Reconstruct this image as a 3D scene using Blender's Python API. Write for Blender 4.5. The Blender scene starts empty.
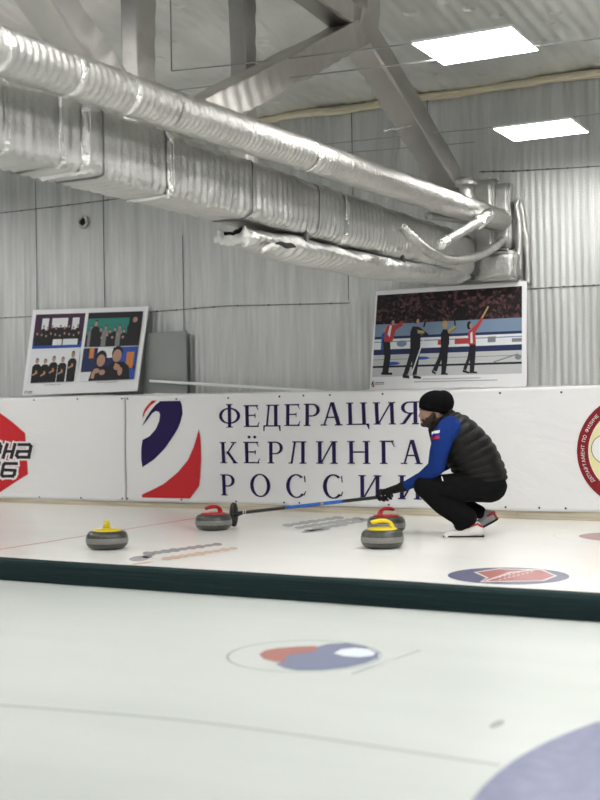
import bpy, bmesh, math, random
from mathutils import Vector, Matrix, noise
from mathutils.bvhtree import BVHTree
from mathutils.geometry import tessellate_polygon
random.seed(7)
PI = math.pi
sc = bpy.context.scene
col = sc.collection
V = Vector

# ------------------------------------------------------------------ camera
FPX, PITCH, ROLL, YAW, CAMH = 1212.4, .005027, -.014738, .487813, .96159
CF = V((-math.sin(YAW)*math.cos(PITCH), math.cos(YAW)*math.cos(PITCH), math.sin(PITCH)))
_r = V((math.cos(YAW), math.sin(YAW), 0)); _u = _r.cross(CF)
CR = _r*math.cos(ROLL) + _u*math.sin(ROLL); CU = CR.cross(CF)
CC = V((0, 0, CAMH))
cd = bpy.data.cameras.new('camera'); cam = bpy.data.objects.new('camera', cd); col.objects.link(cam)
M = Matrix((CR, CU, -CF)).transposed().to_4x4(); M.translation = CC; cam.matrix_world = M
cd.sensor_fit = 'HORIZONTAL'; cd.sensor_width = 36; cd.lens = FPX*36/600
cd.clip_start = .05
cd.dof.use_dof = True; cd.dof.focus_distance = 8.7; cd.dof.aperture_fstop = 2.7
sc.camera = cam

# a measured point of the photograph, carried out to a known plane of the hall
def ray(x, y): return CF*FPX + CR*(x-300) - CU*(y-400)
def atX(x, y, X): r = ray(x, y); return CC + r*(X/r.x)
def atY(x, y, Y): r = ray(x, y); return CC + r*(Y/r.y)
def atZ(x, y, Z): r = ray(x, y); return CC + r*((Z-CC.z)/r.z)
WB, WF = 9.75, 10.0          # banner plane, foil wall

# ------------------------------------------------------------------ materials
def mat(name, base, rough=.6, metal=0, spec=.5, emit=None, strength=0):
    m = bpy.data.materials.new(name); m.use_nodes = True
    b = m.node_tree.nodes['Principled BSDF']
    b.inputs['Base Color'].default_value = (*base, 1)
    b.inputs['Roughness'].default_value = rough
    b.inputs['Metallic'].default_value = metal
    b.inputs['Specular IOR Level'].default_value = spec
    if emit:
        b.inputs['Emission Color'].default_value = (*emit, 1); b.inputs['Emission Strength'].default_value = strength
    return m
def nd(m, t, **kw):
    n = m.node_tree.nodes.new(t)
    for k, v in kw.items():
        if k in n.inputs.keys(): n.inputs[k].default_value = v
        else: setattr(n, k, v)
    return n
def ln(m, a, b): m.node_tree.links.new(a, b)
def bsdf(m): return m.node_tree.nodes['Principled BSDF']
def coords(m, scale=(1, 1, 1)):
    tc = nd(m, 'ShaderNodeTexCoord'); mp = nd(m, 'ShaderNodeMapping'); mp.inputs['Scale'].default_value = scale
    ln(m, tc.outputs['Object'], mp.inputs['Vector']); return mp.outputs['Vector']
def noise_tex(m, scale, vec=None, detail=3, rough=.5, dist=0):
    n = nd(m, 'ShaderNodeTexNoise'); n.inputs['Scale'].default_value = scale; n.inputs['Detail'].default_value = detail
    n.inputs['Roughness'].default_value = rough; n.inputs['Distortion'].default_value = dist
    if vec is not None: ln(m, vec, n.inputs['Vector'])
    return n
def ramp(m, fac, stops):
    r = nd(m, 'ShaderNodeValToRGB'); e = r.color_ramp.elements
    while len(e) < len(stops): e.new(.5)
    for el, (p, c) in zip(e, stops): el.position = p; el.color = (*c, 1) if len(c) == 3 else c
    ln(m, fac, r.inputs['Fac']); return r.outputs['Color']
def bump(m, h, strength, dist=.01, prev=None):
    b = nd(m, 'ShaderNodeBump'); b.inputs['Strength'].default_value = strength; b.inputs['Distance'].default_value = dist
    ln(m, h, b.inputs['Height'])
    if prev is not None: ln(m, prev, b.inputs['Normal'])
    ln(m, b.outputs['Normal'], bsdf(m).inputs['Normal']); return b.outputs['Normal']
def colored(m, scale, c1, c2, vec=None, lo=.35, hi=.65, detail=4):
    n = noise_tex(m, scale, vec, detail); c = ramp(m, n.outputs['Fac'], [(lo, c1), (hi, c2)])
    ln(m, c, bsdf(m).inputs['Base Color']); return n

def foil(name, base, rough, stretch=(1, 1, 1), fine=90, coarse=9, fs=.35, cs=.5, var=.12, metal=1):
    m = mat(name, base, rough, metal)
    v = coords(m, stretch)
    n1 = noise_tex(m, coarse, v, 4, .6); n2 = noise_tex(m, fine, coords(m), 2, .6)
    nb = bump(m, n1.outputs['Fac'], cs, .02); bump(m, n2.outputs['Fac'], fs, .004, nb)
    n3 = noise_tex(m, 2.2, v, 5, .6)
    c = ramp(m, n3.outputs['Fac'], [(.3, tuple(x*(1-var) for x in base)), (.7, tuple(min(1, x*(1+var)) for x in base))])
    ln(m, c, bsdf(m).inputs['Base Color'])
    rr = nd(m, 'ShaderNodeMapRange'); rr.inputs['To Min'].default_value = rough-.1; rr.inputs['To Max'].default_value = rough+.12
    ln(m, n1.outputs['Fac'], rr.inputs['Value']); ln(m, rr.outputs['Result'], bsdf(m).inputs['Roughness'])
    return m
M_wall = foil('wall_foil', (.55, .56, .55), .58, (5, 5, .35), 90, 3.5, .7, .5, .16, .78)
M_ceil = foil('ceiling_foil', (.80, .805, .78), .5, (1, .5, 1), 40, 5, .3, .6, .10, .9)
_v = nd(M_ceil, 'ShaderNodeTexVoronoi'); _v.inputs['Scale'].default_value = 4.2; ln(M_ceil, coords(M_ceil), _v.inputs['Vector'])
_mr = nd(M_ceil, 'ShaderNodeMapRange'); _mr.inputs['From Max'].default_value = .22; ln(M_ceil, _v.outputs['Distance'], _mr.inputs['Value'])
bump(M_ceil, _mr.outputs['Result'], .8, .03, bsdf(M_ceil).inputs['Normal'].links[0].from_socket)
M_duct = foil('duct_foil', (.50, .495, .475), .36, (1, 1, 1), 130, 26, .8, .5, .12)
M_wrap = foil('wrap_foil', (.50, .50, .485), .42, (1, 1, 1), 100, 16, .7, .5, .15)
M_truss = foil('truss_foil', (.50, .485, .46), .47, (1, 1, 1), 60, 7, .3, .4, .1)
M_tape = foil('foil_tape', (.88, .88, .87), .16, (1, 1, 1), 70, 30, .3, .9, .05)
M_seam = mat('seam_dark', (.16, .16, .16), .5, .6)
M_foam = mat('foam_sealant', (.60, .54, .38), .85); n = colored(M_foam, 9, (.50, .44, .30), (.72, .67, .52)); bump(M_foam, n.outputs['Fac'], .6, .02)
M_fibre = mat('fibre', (.80, .80, .76), .9); n = noise_tex(M_fibre, 50); bump(M_fibre, n.outputs['Fac'], .8, .01)
M_dark = mat('dark_hollow', (.02, .02, .02), .9)
M_white = mat('white_plastic', (.80, .80, .79), .45)
M_cable = mat('cable_grey', (.35, .35, .35), .5, .5)
M_led = mat('led_diffuser', (.9, .9, .9), .5, emit=(1, .985, .95), strength=36)
M_black = mat('black_plastic', (.012, .012, .013), .45)

M_banner = mat('banner_vinyl', (.80, .80, .80), .42, 0, .35)
n = noise_tex(M_banner, 1.6, coords(M_banner, (1, 1, 1.6)), 4, .55, .6); bump(M_banner, n.outputs['Fac'], .35, .05)
M_navy = mat('print_navy', (.020, .011, .075),.6, 0, .2)
M_red = mat('print_red', (.56, .028, .035),.6, 0, .2)
M_maroon = mat('print_maroon', (.235, .016, .022),.6, 0, .2)
M_cream = mat('print_cream', (.80, .74, .40), .5)
M_ink = mat('print_black', (.03, .022, .025),.6, 0, .2)
M_pwhite = mat('print_white', (.82, .82, .82), .5)
M_grey = mat('print_grey', (.3, .3, .33), .6)
M_eye = mat('eyelet_metal', (.05, .05, .055), .5, .3)
M_wood = mat('kick_board', (.60, .53, .41), .6); colored(M_wood, 3, (.52, .45, .33), (.66, .60, .48), coords(M_wood, (1, 1, 20)))
M_boards = mat('board_back', (.55, .55, .53), .7)
M_lip = foil('ledge_lip', (.75, .75, .74), .35, (1, 1, 1), 60, 18, .4, .9, .15, .6)

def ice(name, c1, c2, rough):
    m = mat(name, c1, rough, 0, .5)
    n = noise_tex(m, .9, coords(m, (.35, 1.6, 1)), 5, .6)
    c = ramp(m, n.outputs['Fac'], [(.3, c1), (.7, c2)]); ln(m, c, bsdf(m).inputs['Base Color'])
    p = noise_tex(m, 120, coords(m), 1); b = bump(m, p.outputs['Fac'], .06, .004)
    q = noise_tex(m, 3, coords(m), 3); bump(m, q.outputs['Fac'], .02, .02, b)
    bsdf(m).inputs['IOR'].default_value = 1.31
    return m
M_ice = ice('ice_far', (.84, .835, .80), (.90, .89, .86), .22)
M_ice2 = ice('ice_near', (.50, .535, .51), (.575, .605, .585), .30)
def faded(name, c, ice_c, f):
    return mat(name, tuple(a*(1-f)+b*f for a, b in zip(c, ice_c)), .25)
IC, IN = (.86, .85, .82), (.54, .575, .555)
M_iblue = faded('ice_paint_blue', (.06, .065, .18), IC, .14)
M_ired = faded('ice_paint_red', (.42, .06, .05), IC, .16)
M_iwhite = faded('ice_paint_white', (.8, .75, .72), IC, .1)
M_igrey = faded('ice_paint_grey', (.12, .13, .16), IC, .36)
M_igrey2 = faded('ice_paint_dim', (.25, .25, .26), IC, .38)
M_iorange = faded('ice_paint_orange', (.72, .36, .16), IC, .45)
M_iline = faded('ice_line_red', (.72, .10, .14), IC, .22)
M_imaroon = faded('ice_paint_maroon', (.35, .10, .14), IC, .25)
M_nblue = faded('near_paint_blue', (.10, .115, .27), IN, .24)
M_nred = faded('near_paint_red', (.38, .09, .07), IN, .16)
M_nwhite = faded('near_paint_white', (.78, .83, .88), IN, .1)
M_nring = faded('near_ring_grey', (.42, .47, .46), IN, .84)
M_nhouse = mat('near_house_blue', (.16, .18, .29), .3); colored(M_nhouse, 60, (.14, .155, .265), (.19, .205, .325))
M_nline = faded('near_hairline', (.42, .48, .47), IN, .82)
M_nsmudge = faded('near_smudge', (.3, .34, .34), IN, .55)

M_foamrail = mat('divider_carpet', (.008, .022, .024), .85, 0, .25); n = noise_tex(M_foamrail, 60, None, 3); bump(M_foamrail, n.outputs['Fac'], .7, .01)
colored(M_foamrail, 40, (.006, .017, .019), (.012, .034, .036))

def granite(name, a, b):
    m = mat(name, a, .32); n = colored(m, 160, a, b, coords(m), .38, .62, 3); return m
M_gran = granite('granite_dark', (.032, .035, .030), (.085, .09, .078))
M_band = granite('granite_band', (.15, .15, .14), (.27, .27, .25))
M_hyel = mat('handle_yellow', (.80, .62, .012), .32)
M_hred = mat('handle_red', (.50, .015, .022), .32)

M_skin = mat('skin', (.36, .215, .15), .55); M_skin.node_tree.nodes['Principled BSDF'].inputs['Subsurface Weight'].default_value = .05
M_eyew = mat('eye_white', (.45, .43, .42), .3)
M_beard = mat('beard_hair', (.035, .020, .014), .85); n = noise_tex(M_beard, 160, None, 2); bump(M_beard, n.outputs['Fac'], .8, .006)
M_knit = mat('knit_black', (.005, .005, .006), .95, 0, .12)
n = nd(M_knit, 'ShaderNodeTexWave'); n.inputs['Scale'].default_value = 30; n.inputs['Distortion'].default_value = 1.5; bump(M_knit, n.outputs['Fac'], .5, .006)
M_vest = mat('vest_nylon', (.006, .0058, .005), .5, 0, .22); n = noise_tex(M_vest, 28, None, 4); bump(M_vest, n.outputs['Fac'], .5, .012)
M_blue = mat('sweater_blue', (.009, .034, .185), .85, 0, .12); n = noise_tex(M_blue, 22, None, 4); bump(M_blue, n.outputs['Fac'], .35, .015)
M_trous = mat('trousers_black', (.0055, .0055, .006), .9, 0, .12); n = noise_tex(M_trous, 12, None, 4); bump(M_trous, n.outputs['Fac'], .5, .02)
M_glove = mat('glove_black', (.006, .006, .007), .7, 0, .2)
M_gpad = mat('glove_palm_grey', (.30, .30, .32), .6)
M_shirt = mat('shirt_grey', (.36, .36, .37), .8)
M_shoe = mat('shoe_white', (.72, .71, .68), .55)
M_shoeg = mat('shoe_grey', (.33, .33, .33), .6)
M_shoered = mat('shoe_red', (.42, .03, .04), .6)
M_sole = mat('sole_black', (.015, .015, .016), .7)
M_fblue = mat('flag_blue', (.015, .04, .38), .7)
M_fred = mat('flag_red', (.55, .03, .05), .7)
M_fwhite = mat('flag_white', (.85, .85, .85), .7)
M_shaftblue = mat('shaft_blue', (.015, .12, .50), .3)
M_shaft = mat('shaft_black', (.012, .012, .013), .3)
M_brown = mat('pad_brown', (.10, .065, .045), .7)

# ------------------------------------------------------------------ builders
def obj(name, bm, mats, parent=None, smooth=False, sub=None):
    """link a bmesh (world coordinates) as one mesh object; verts are stored relative to the parent's place"""
    me = bpy.data.meshes.new(name)
    if parent is not None:
        o3 = world_loc(parent); bmesh.ops.translate(bm, verts=bm.verts, vec=-o3)
    bmesh.ops.recalc_face_normals(bm, faces=bm.faces) if sub != 'keep' else None
    bm.to_mesh(me); bm.free()
    for m in (mats if isinstance(mats, (list, tuple)) else [mats]): me.materials.append(m)
    if smooth: me.polygons.foreach_set('use_smooth', [True]*len(me.polygons))
    o = bpy.data.objects.new(name, me); col.objects.link(o)
    if parent is not None: o.parent = parent
    return o
def world_loc(o):
    p = V(o.location)
    while o.parent: o = o.parent; p += V(o.location)
    return p
def tag(o, label=None, cat=None, group=None, kind=None):
    for k, v in (('label', label), ('category', cat), ('group', group), ('kind', kind)):
        if v: o[k] = v
    return o
def empty(name, loc, label, cat, group=None):
    o = bpy.data.objects.new(name, None); o.empty_display_size = .1; o.location = loc; col.objects.link(o)
    return tag(o, label, cat, group)
def copy_tree(o, parent=None):
    c = o.copy(); col.objects.link(c)
    if parent: c.parent = parent
    for ch in [x for x in bpy.data.objects if x.parent == o]: copy_tree(ch, c)
    return c
def box(bm, lo, hi, bev=0, mi=0):
    r = bmesh.ops.create_cube(bm, size=1); vs = r['verts']
    lo, hi = V(lo), V(hi); c = (lo+hi)/2; d = hi-lo
    for v in vs: v.co = V((v.co.x*d.x, v.co.y*d.y, v.co.z*d.z)) + c
    fs = set(f for v in vs for f in v.link_faces)
    for f in fs: f.material_index = mi
    if bev:
        es = list(set(e for v in vs for e in v.link_edges))
        bmesh.ops.bevel(bm, geom=es, offset=bev, segments=2, affect='EDGES')
def frames(pts):
    n = len(pts); T = []
    for i in range(n):
        t = (pts[min(i+1, n-1)] - pts[max(i-1, 0)]); T.append(t.normalized())
    up = V((0, 0, 1)) if abs(T[0].z) < .9 else V((1, 0, 0))
    u = (up - T[0]*up.dot(T[0])).normalized(); out = []
    for t in T:
        u = (u - t*u.dot(t)).normalized(); out.append((t, u, u.cross(t)))
    return out
def sweep(bm, pts, rad, n=12, caps=True, mi=0):
    """tube along pts; rad = number or f(i, angle) -> (a, b) offsets or radius"""
    fr = frames(pts); rings = []
    for i, (p, (t, u, w)) in enumerate(zip(pts, fr)):
        ring = []
        for k in range(n):
            a = 2*PI*k/n; r = rad(i, a) if callable(rad) else rad
            ring.append(bm.verts.new(p + u*(math.sin(a)*r) + w*(math.cos(a)*r)) if not isinstance(r, tuple) else bm.verts.new(p + u*r[1] + w*r[0]))
        rings.append(ring)
    for a, b in zip(rings, rings[1:]):
        for k in range(n):
            f = bm.faces.new((a[k], a[(k+1) % n], b[(k+1) % n], b[k])); f.material_index = mi
    if caps:
        for r in (rings[0], rings[-1]):
            f = bm.faces.new(r); f.material_index = mi
    return rings
def lerp_path(a, b, n): return [a.lerp(b, i/n) for i in range(n+1)]
def catmull(P, n):
    out = []
    for i in range(len(P)-1):
        p0, p1, p2, p3 = P[max(i-1, 0)], P[i], P[i+1], P[min(i+2, len(P)-1)]
        for k in range(n):
            t = k/n
            out.append(.5*((2*p1) + (p2-p0)*t + (2*p0-5*p1+4*p2-p3)*t*t + (3*p1-p0-3*p2+p3)*t**3))
    out.append(P[-1]); return out
def lathe(bm, prof, n=48, mi=0, center=V((0, 0, 0))):
    rings = []
    for r, z in prof:
        rings.append([bm.verts.new(center + V((r*math.cos(2*PI*k/n), r*math.sin(2*PI*k/n), z))) for k in range(n)] if r > 1e-6 else [bm.verts.new(center+V((0, 0, z)))])
    for a, b in zip(rings, rings[1:]):
        for k in range(n):
            q = [a[k % len(a)], a[(k+1) % n % len(a)], b[(k+1) % n % len(b)], b[k % len(b)]]
            q2 = []
            for v in q:
                if v not in q2: q2.append(v)
            if len(q2) > 2: f = bm.faces.new(q2); f.material_index = mi
def fbm(p, s): return noise.noise(V(p)*s)
def bake(name, bm, mods, mats, parent):
    """evaluate modifiers once and keep the plain mesh"""
    me = bpy.data.meshes.new('tmp'); bm.to_mesh(me); bm.free()
    t = bpy.data.objects.new('tmp', me); col.objects.link(t)
    for ty, kw in mods:
        m = t.modifiers.new(ty, ty)
        for k, v in kw.items(): setattr(m, k, v)
    dg = bpy.context.evaluated_depsgraph_get(); dg.update()
    me2 = bpy.data.meshes.new_from_object(t.evaluated_get(dg))
    bpy.data.objects.remove(t); bpy.data.meshes.remove(me)
    b2 = bmesh.new(); b2.from_mesh(me2); bpy.data.meshes.remove(me2)
    for f in b2.faces: f.material_index = 0
    return obj(name, b2, mats, parent, smooth=True)
def hull_cone(bm, p0, p1, r0, r1):
    b = bmesh.new()
    for p, r in ((p0, r0), (p1, r1)):
        bmesh.ops.create_icosphere(b, subdivisions=2, radius=r, matrix=Matrix.Translation(p))
    h = bmesh.ops.convex_hull(b, input=b.verts)
    dead = [v for v in b.verts if not v.link_faces] + [g for g in h['geom_interior'] if isinstance(g, bmesh.types.BMVert)]
    bmesh.ops.delete(b, geom=list(set(dead)), context='VERTS')
    m = bpy.data.meshes.new('t'); b.to_mesh(m); b.free(); bm.from_mesh(m); bpy.data.meshes.remove(m)
def ell(bm, c, ax, rad, sub=3):
    A = Matrix((ax[0]*rad[0], ax[1]*rad[1], ax[2]*rad[2])).transposed().to_4x4(); A.translation = c
    bmesh.ops.create_icosphere(bm, subdivisions=sub, radius=1, matrix=A)
def poly(bm, pts, mi=0, fine=0):
    vs = [bm.verts.new(p) for p in pts]
    out = []
    for t in tessellate_polygon([[V(p) for p in pts]]):
        try: f = bm.faces.new([vs[k] for k in t])
        except ValueError: continue
        f.material_index = mi; out.append(f)
    for v in vs:
        if not v.link_faces: bm.verts.remove(v)
    return out

# ------------------------------------------------------------------ setting
bm = bmesh.new(); 
for quad in [((-16, -2), (5, -2), (5, 5.33), (-16, 5.33))]:
    bm.faces.new([bm.verts.new((x, y, 0)) for x, y in quad])
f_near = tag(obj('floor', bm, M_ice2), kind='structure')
bm = bmesh.new(); bm.faces.new([bm.verts.new(q) for q in ((-16, 5.33, 0), (5, 5.33, 0), (5, 10.05, 0), (-16, 10.05, 0))])
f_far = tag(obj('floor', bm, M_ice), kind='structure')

# foil wall: ribbed sheet with taped seams
def wall_off(x, z):
    rib = math.sin(x*2*PI/.062 + 1.5*fbm((x*.5, z*.8, 0), 1)) * max(.0005, .0022 + .0036*fbm((x*1.3, z*.7, 3.3), 1)) + .0016*fbm((x*17, z*.6, 2), 1)
    return rib + .018*fbm((x*.9, z*.6, 1.2), 1) + .006*fbm((x*5, z*1.2, 7), 1)
bm = bmesh.new(); nx, nz = 1500, 26; X0, X1, ZT = -14., 3., 3.95
rows = []
for j in range(nz+1):
    z = ZT*j/nz
    rows.append([bm.verts.new((X0+(X1-X0)*i/nx, WF+wall_off(X0+(X1-X0)*i/nx, z), z)) for i in range(nx+1)])
for a, b in zip(rows, rows[1:]):
    for i in range(nx): bm.faces.new((a[i], a[i+1], b[i+1], b[i]))
wall = tag(obj('wall_back', bm, M_wall, smooth=True), kind='structure')
def seam(pts, w=.006):
    b = bmesh.new(); P = []
    for a, c in zip(pts, pts[1:]): P += lerp_path(a, c, 12)[:-1]
    P.append(pts[-1]); P = [V((p.x, WF+wall_off(p.x, p.z)-.004, p.z)) for p in P]
    sweep(b, P, w, 5); return b
wp = lambda x, y: atY(x, y, WF)
hz = [[(0, 318), (60, 315), (150, 312), (225, 306), (350, 303)], [(500, 291), (560, 287), (600, 285)], [(0, 213), (60, 206), (140, 196), (210, 189)],
      [(280, 146), (350, 141), (480, 172), (520, 171), (600, 166)][2:], [(283, 108), (283, 300)][:0]]
for q in hz:
    if len(q) > 1: tag(obj('seam', seam([wp(*c) for c in q], .005), M_seam, wall), 'dark taped seam between foil sheets')
for x, y0, y1 in ((106, 190, 385), (185, 235, 385), (349, 230, 300), (353, 104, 200), (37, 180, 310), (430, 92, 250)):
    a = wp(x, y1); b = wp(x, y0); b.x = a.x; tag(obj('seam', seam([a, b], .004), M_seam, wall), 'dark upright seam between foil sheets')
bm = bmesh.new()
for q in hz[:4]:
    for (xa, ya), (xb, yb) in zip(q, q[1:]):
        for t in (.1, .35, .6, .85):
            p = wp(xa+(xb-xa)*t, ya+(yb-ya)*t)
            bmesh.ops.create_icosphere(bm, subdivisions=1, radius=.011, matrix=Matrix.Translation((p.x, WF+wall_off(p.x, p.z)-.006, p.z)))
tag(obj('fastener', bm, M_seam, wall), 'dark staples along the seams', kind='stuff')

# ceiling: foil blanket sloping up from the wall
CZ0, CSL = 3.70, .11
def ceil_z(x, y):
    base = CZ0 + CSL*(WF-y)
    rib = max(.001, .0045+.006*fbm((x*.8, y*.5, 8), 1))*math.sin(x*2*PI/.11 + 2*fbm((x*.6, y*.3, 0), 1)) + .010*fbm((x*7, y*4, 2), 1)
    qu = -.045*abs(math.sin(y*PI/1.15+.3))**.6 if y < 9.3 else -.045*abs(math.sin(9.3*PI/1.15+.3))**.6*(WF-y)/.7
    return base + rib + qu*.8 + .035*fbm((x*1.3, y*1.1, 5), 1) + .018*fbm((x*4, y*2.5, 9), 1)
bm = bmesh.new(); nx, ny = 620, 120
rows = [[bm.verts.new((-11+13*i/nx, 1+9.0*j/ny, ceil_z(-11+13*i/nx, 1+9.0*j/ny))) for i in range(nx+1)] for j in range(ny+1)]
for a, b in zip(rows, rows[1:]):
    for i in range(nx): bm.faces.new((a[i], b[i], b[i+1], a[i+1]))
tag(obj('ceiling', bm, M_ceil, smooth=True), kind='structure')
# yellowed foam bead where the ceiling meets the wall
bm = bmesh.new(); P = [V((x*.05-10, WF-.035+.012*fbm((x*.05, 0, 0), 6), CZ0-.035+.02*fbm((x*.05, 3, 0), 2.5))) for x in range(int(12.5/.05))]
sweep(bm, P, lambda i, a: .034+.014*fbm((i*.2, math.cos(a), math.sin(a)), 1.5), 10)
tag(obj('trim_1', bm, M_foam, smooth=True), kind='structure')

# rink boards behind the banners, their ledge and the bare kick board below
bm = bmesh.new(); box(bm, (-12, WB-.008, .0), (2, WB+.07, 1.085)); tag(obj('trim_2', bm, M_boards), kind='structure')
bm = bmesh.new(); nL = 400
def lip(x): return 1.10 + .010*fbm((x, 0, 0), 2.3) + .008*fbm((x, 5, 0), 9)
for x0 in range(nL):
    xa, xb = -12+14*x0/nL, -12+14*(x0+1)/nL
    q = [bm.verts.new(c) for c in ((xa, WB-.012, 1.075), (xb, WB-.012, 1.075), (xb, WB-.015, lip(xb)), (xa, WB-.015, lip(xa)), (xb, WF-.02, 1.10), (xa, WF-.02, 1.10))]
    bm.faces.new(q[:4]); bm.faces.new((q[3], q[2], q[4], q[5]))
bmesh.ops.remove_doubles(bm, verts=bm.verts, dist=1e-5)
tag(obj('trim_3', bm, M_lip), kind='structure')
bm = bmesh.new(); xs = [-12, -9.4, -7.3, -5.15, -3.14, -1.2, 2]
for a, b in zip(xs, xs[1:]): box(bm, (a+.004, WB-.014, 0), (b-.004, WB-.008, .1), .001)
tag(obj('baseboard_back', bm, M_wood), kind='structure')

# ------------------------------------------------------------------ banners
def bwave(x, z):
    return min(.018, .8*(.010*math.sin(3.1*x+4.2*z+.7) + .008*math.sin(5.3*x-3.7*z+1.9) + .012*fbm((x*1.1, z*1.6, 2), 1) + .009*fbm((x*2.5+z*2, z*2.8, 8), 1)))
def bpt(x, z, off=0): return V((x, WB-.029+bwave(x, z)-off, z))
def btop(x): return 1.088+.004*math.sin(x*2.1)+.006*fbm((x, 1, 1), 1.7)
def bbot(x): return .045 + (x+8.75)/6.3*.026 + .004*fbm((x, 2, 1), 1.5)
def banner(xa, xb, label, eyes):
    b = bmesh.new(); nx = max(8, int((xb-xa)/.03)); nz = 36; rows = []
    for j in range(nz+1):
        rows.append([])
        for i in range(nx+1):
            x = xa+(xb-xa)*i/nx; z = bbot(x)+(btop(x)-bbot(x))*j/nz; rows[-1].append(b.verts.new(bpt(x, z)))
    for r, s in zip(rows, rows[1:]):
        for i in range(nx): b.faces.new((r[i], r[i+1], s[i+1], s[i]))
    r = bmesh.ops.extrude_face_region(b, geom=b.faces[:]); 
    bmesh.ops.translate(b, verts=[g for g in r['geom'] if isinstance(g, bmesh.types.BMVert)], vec=(0, .003, 0))
    root = tag(obj('banner', b, M_banner, smooth=True), label, 'banner')
    for (x, z) in eyes:
        e = bmesh.new(); p = bpt(x, z, .003)
        mt = Matrix.Translation(p) @ Matrix.Rotation(PI/2, 4, 'X')
        lathe(e, [(0, .003), (.006, .0035), (.0085, .002), (.009, -.002), (0, -.002)], 14)
        bmesh.ops.transform(e, matrix=mt, verts=e.verts); obj('eyelet', e, M_eye, root, smooth=True)
    return root
def bp(x, y): p = atY(x, y, WB-.029); return p.x, p.z
def eyes_at(l): return [bp(*q) for q in l]
ban_l = banner(-11.5, bp(125.3, 450)[0], 'white vinyl banner with a red angular badge and black lettering on the back boards', eyes_at([(35, 400), (77, 399), (122, 398.6), (39, 497.2), (81, 497.9), (122.5, 498.5)]))
ban_m = banner(bp(126.2, 450)[0], bp(441, 450)[0], 'white vinyl banner with tall navy serif words and a blue and red swirl', eyes_at([(127.6, 398.6), (176, 399), (229, 398), (279, 396.5), (303, 395.5), (330, 395), (383, 394), (127.6, 498.5), (182, 499.6), (235.5, 501.5), (284.5, 502.5), (300, 502.8), (389, 504.8)]))
ban_r = banner(bp(441.6, 450)[0], -1.0, 'white vinyl banner with a round maroon and yellow emblem, behind the crouching person', eyes_at([(500, 393), (561, 392.2), (506, 507), (540, 507.6), (566, 508.2)]))
def printed(name, root, polys, mats, label=None, off=.0042, sub=.035):
    """ink on a banner: flat outlines, cut small enough to follow the cloth"""
    b = bmesh.new()
    for k, (pts, mi) in enumerate(polys):
        fs = poly(b, [V((x, 0, z)) for x, z in pts], mi)
        for f in fs:
            for v in f.verts: v.co.y = 0
    for _ in range(6):
        es = [e for e in b.edges if e.calc_length() > sub]
        if not es: break
        bmesh.ops.subdivide_edges(b, edges=es, cuts=1)
        bmesh.ops.triangulate(b, faces=[f for f in b.faces if len(f.verts) > 3], ngon_method='EAR_CLIP', quad_method='SHORT_EDGE')
    lay = {}
    for f in b.faces:
        for v in f.verts: lay[v] = f.material_index
    for v in b.verts:
        v.co = bpt(v.co.x, v.co.z, off+.0012*lay[v])
    o = obj(name, b, mats, root)
    if label: o['label'] = label
    return o
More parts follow.
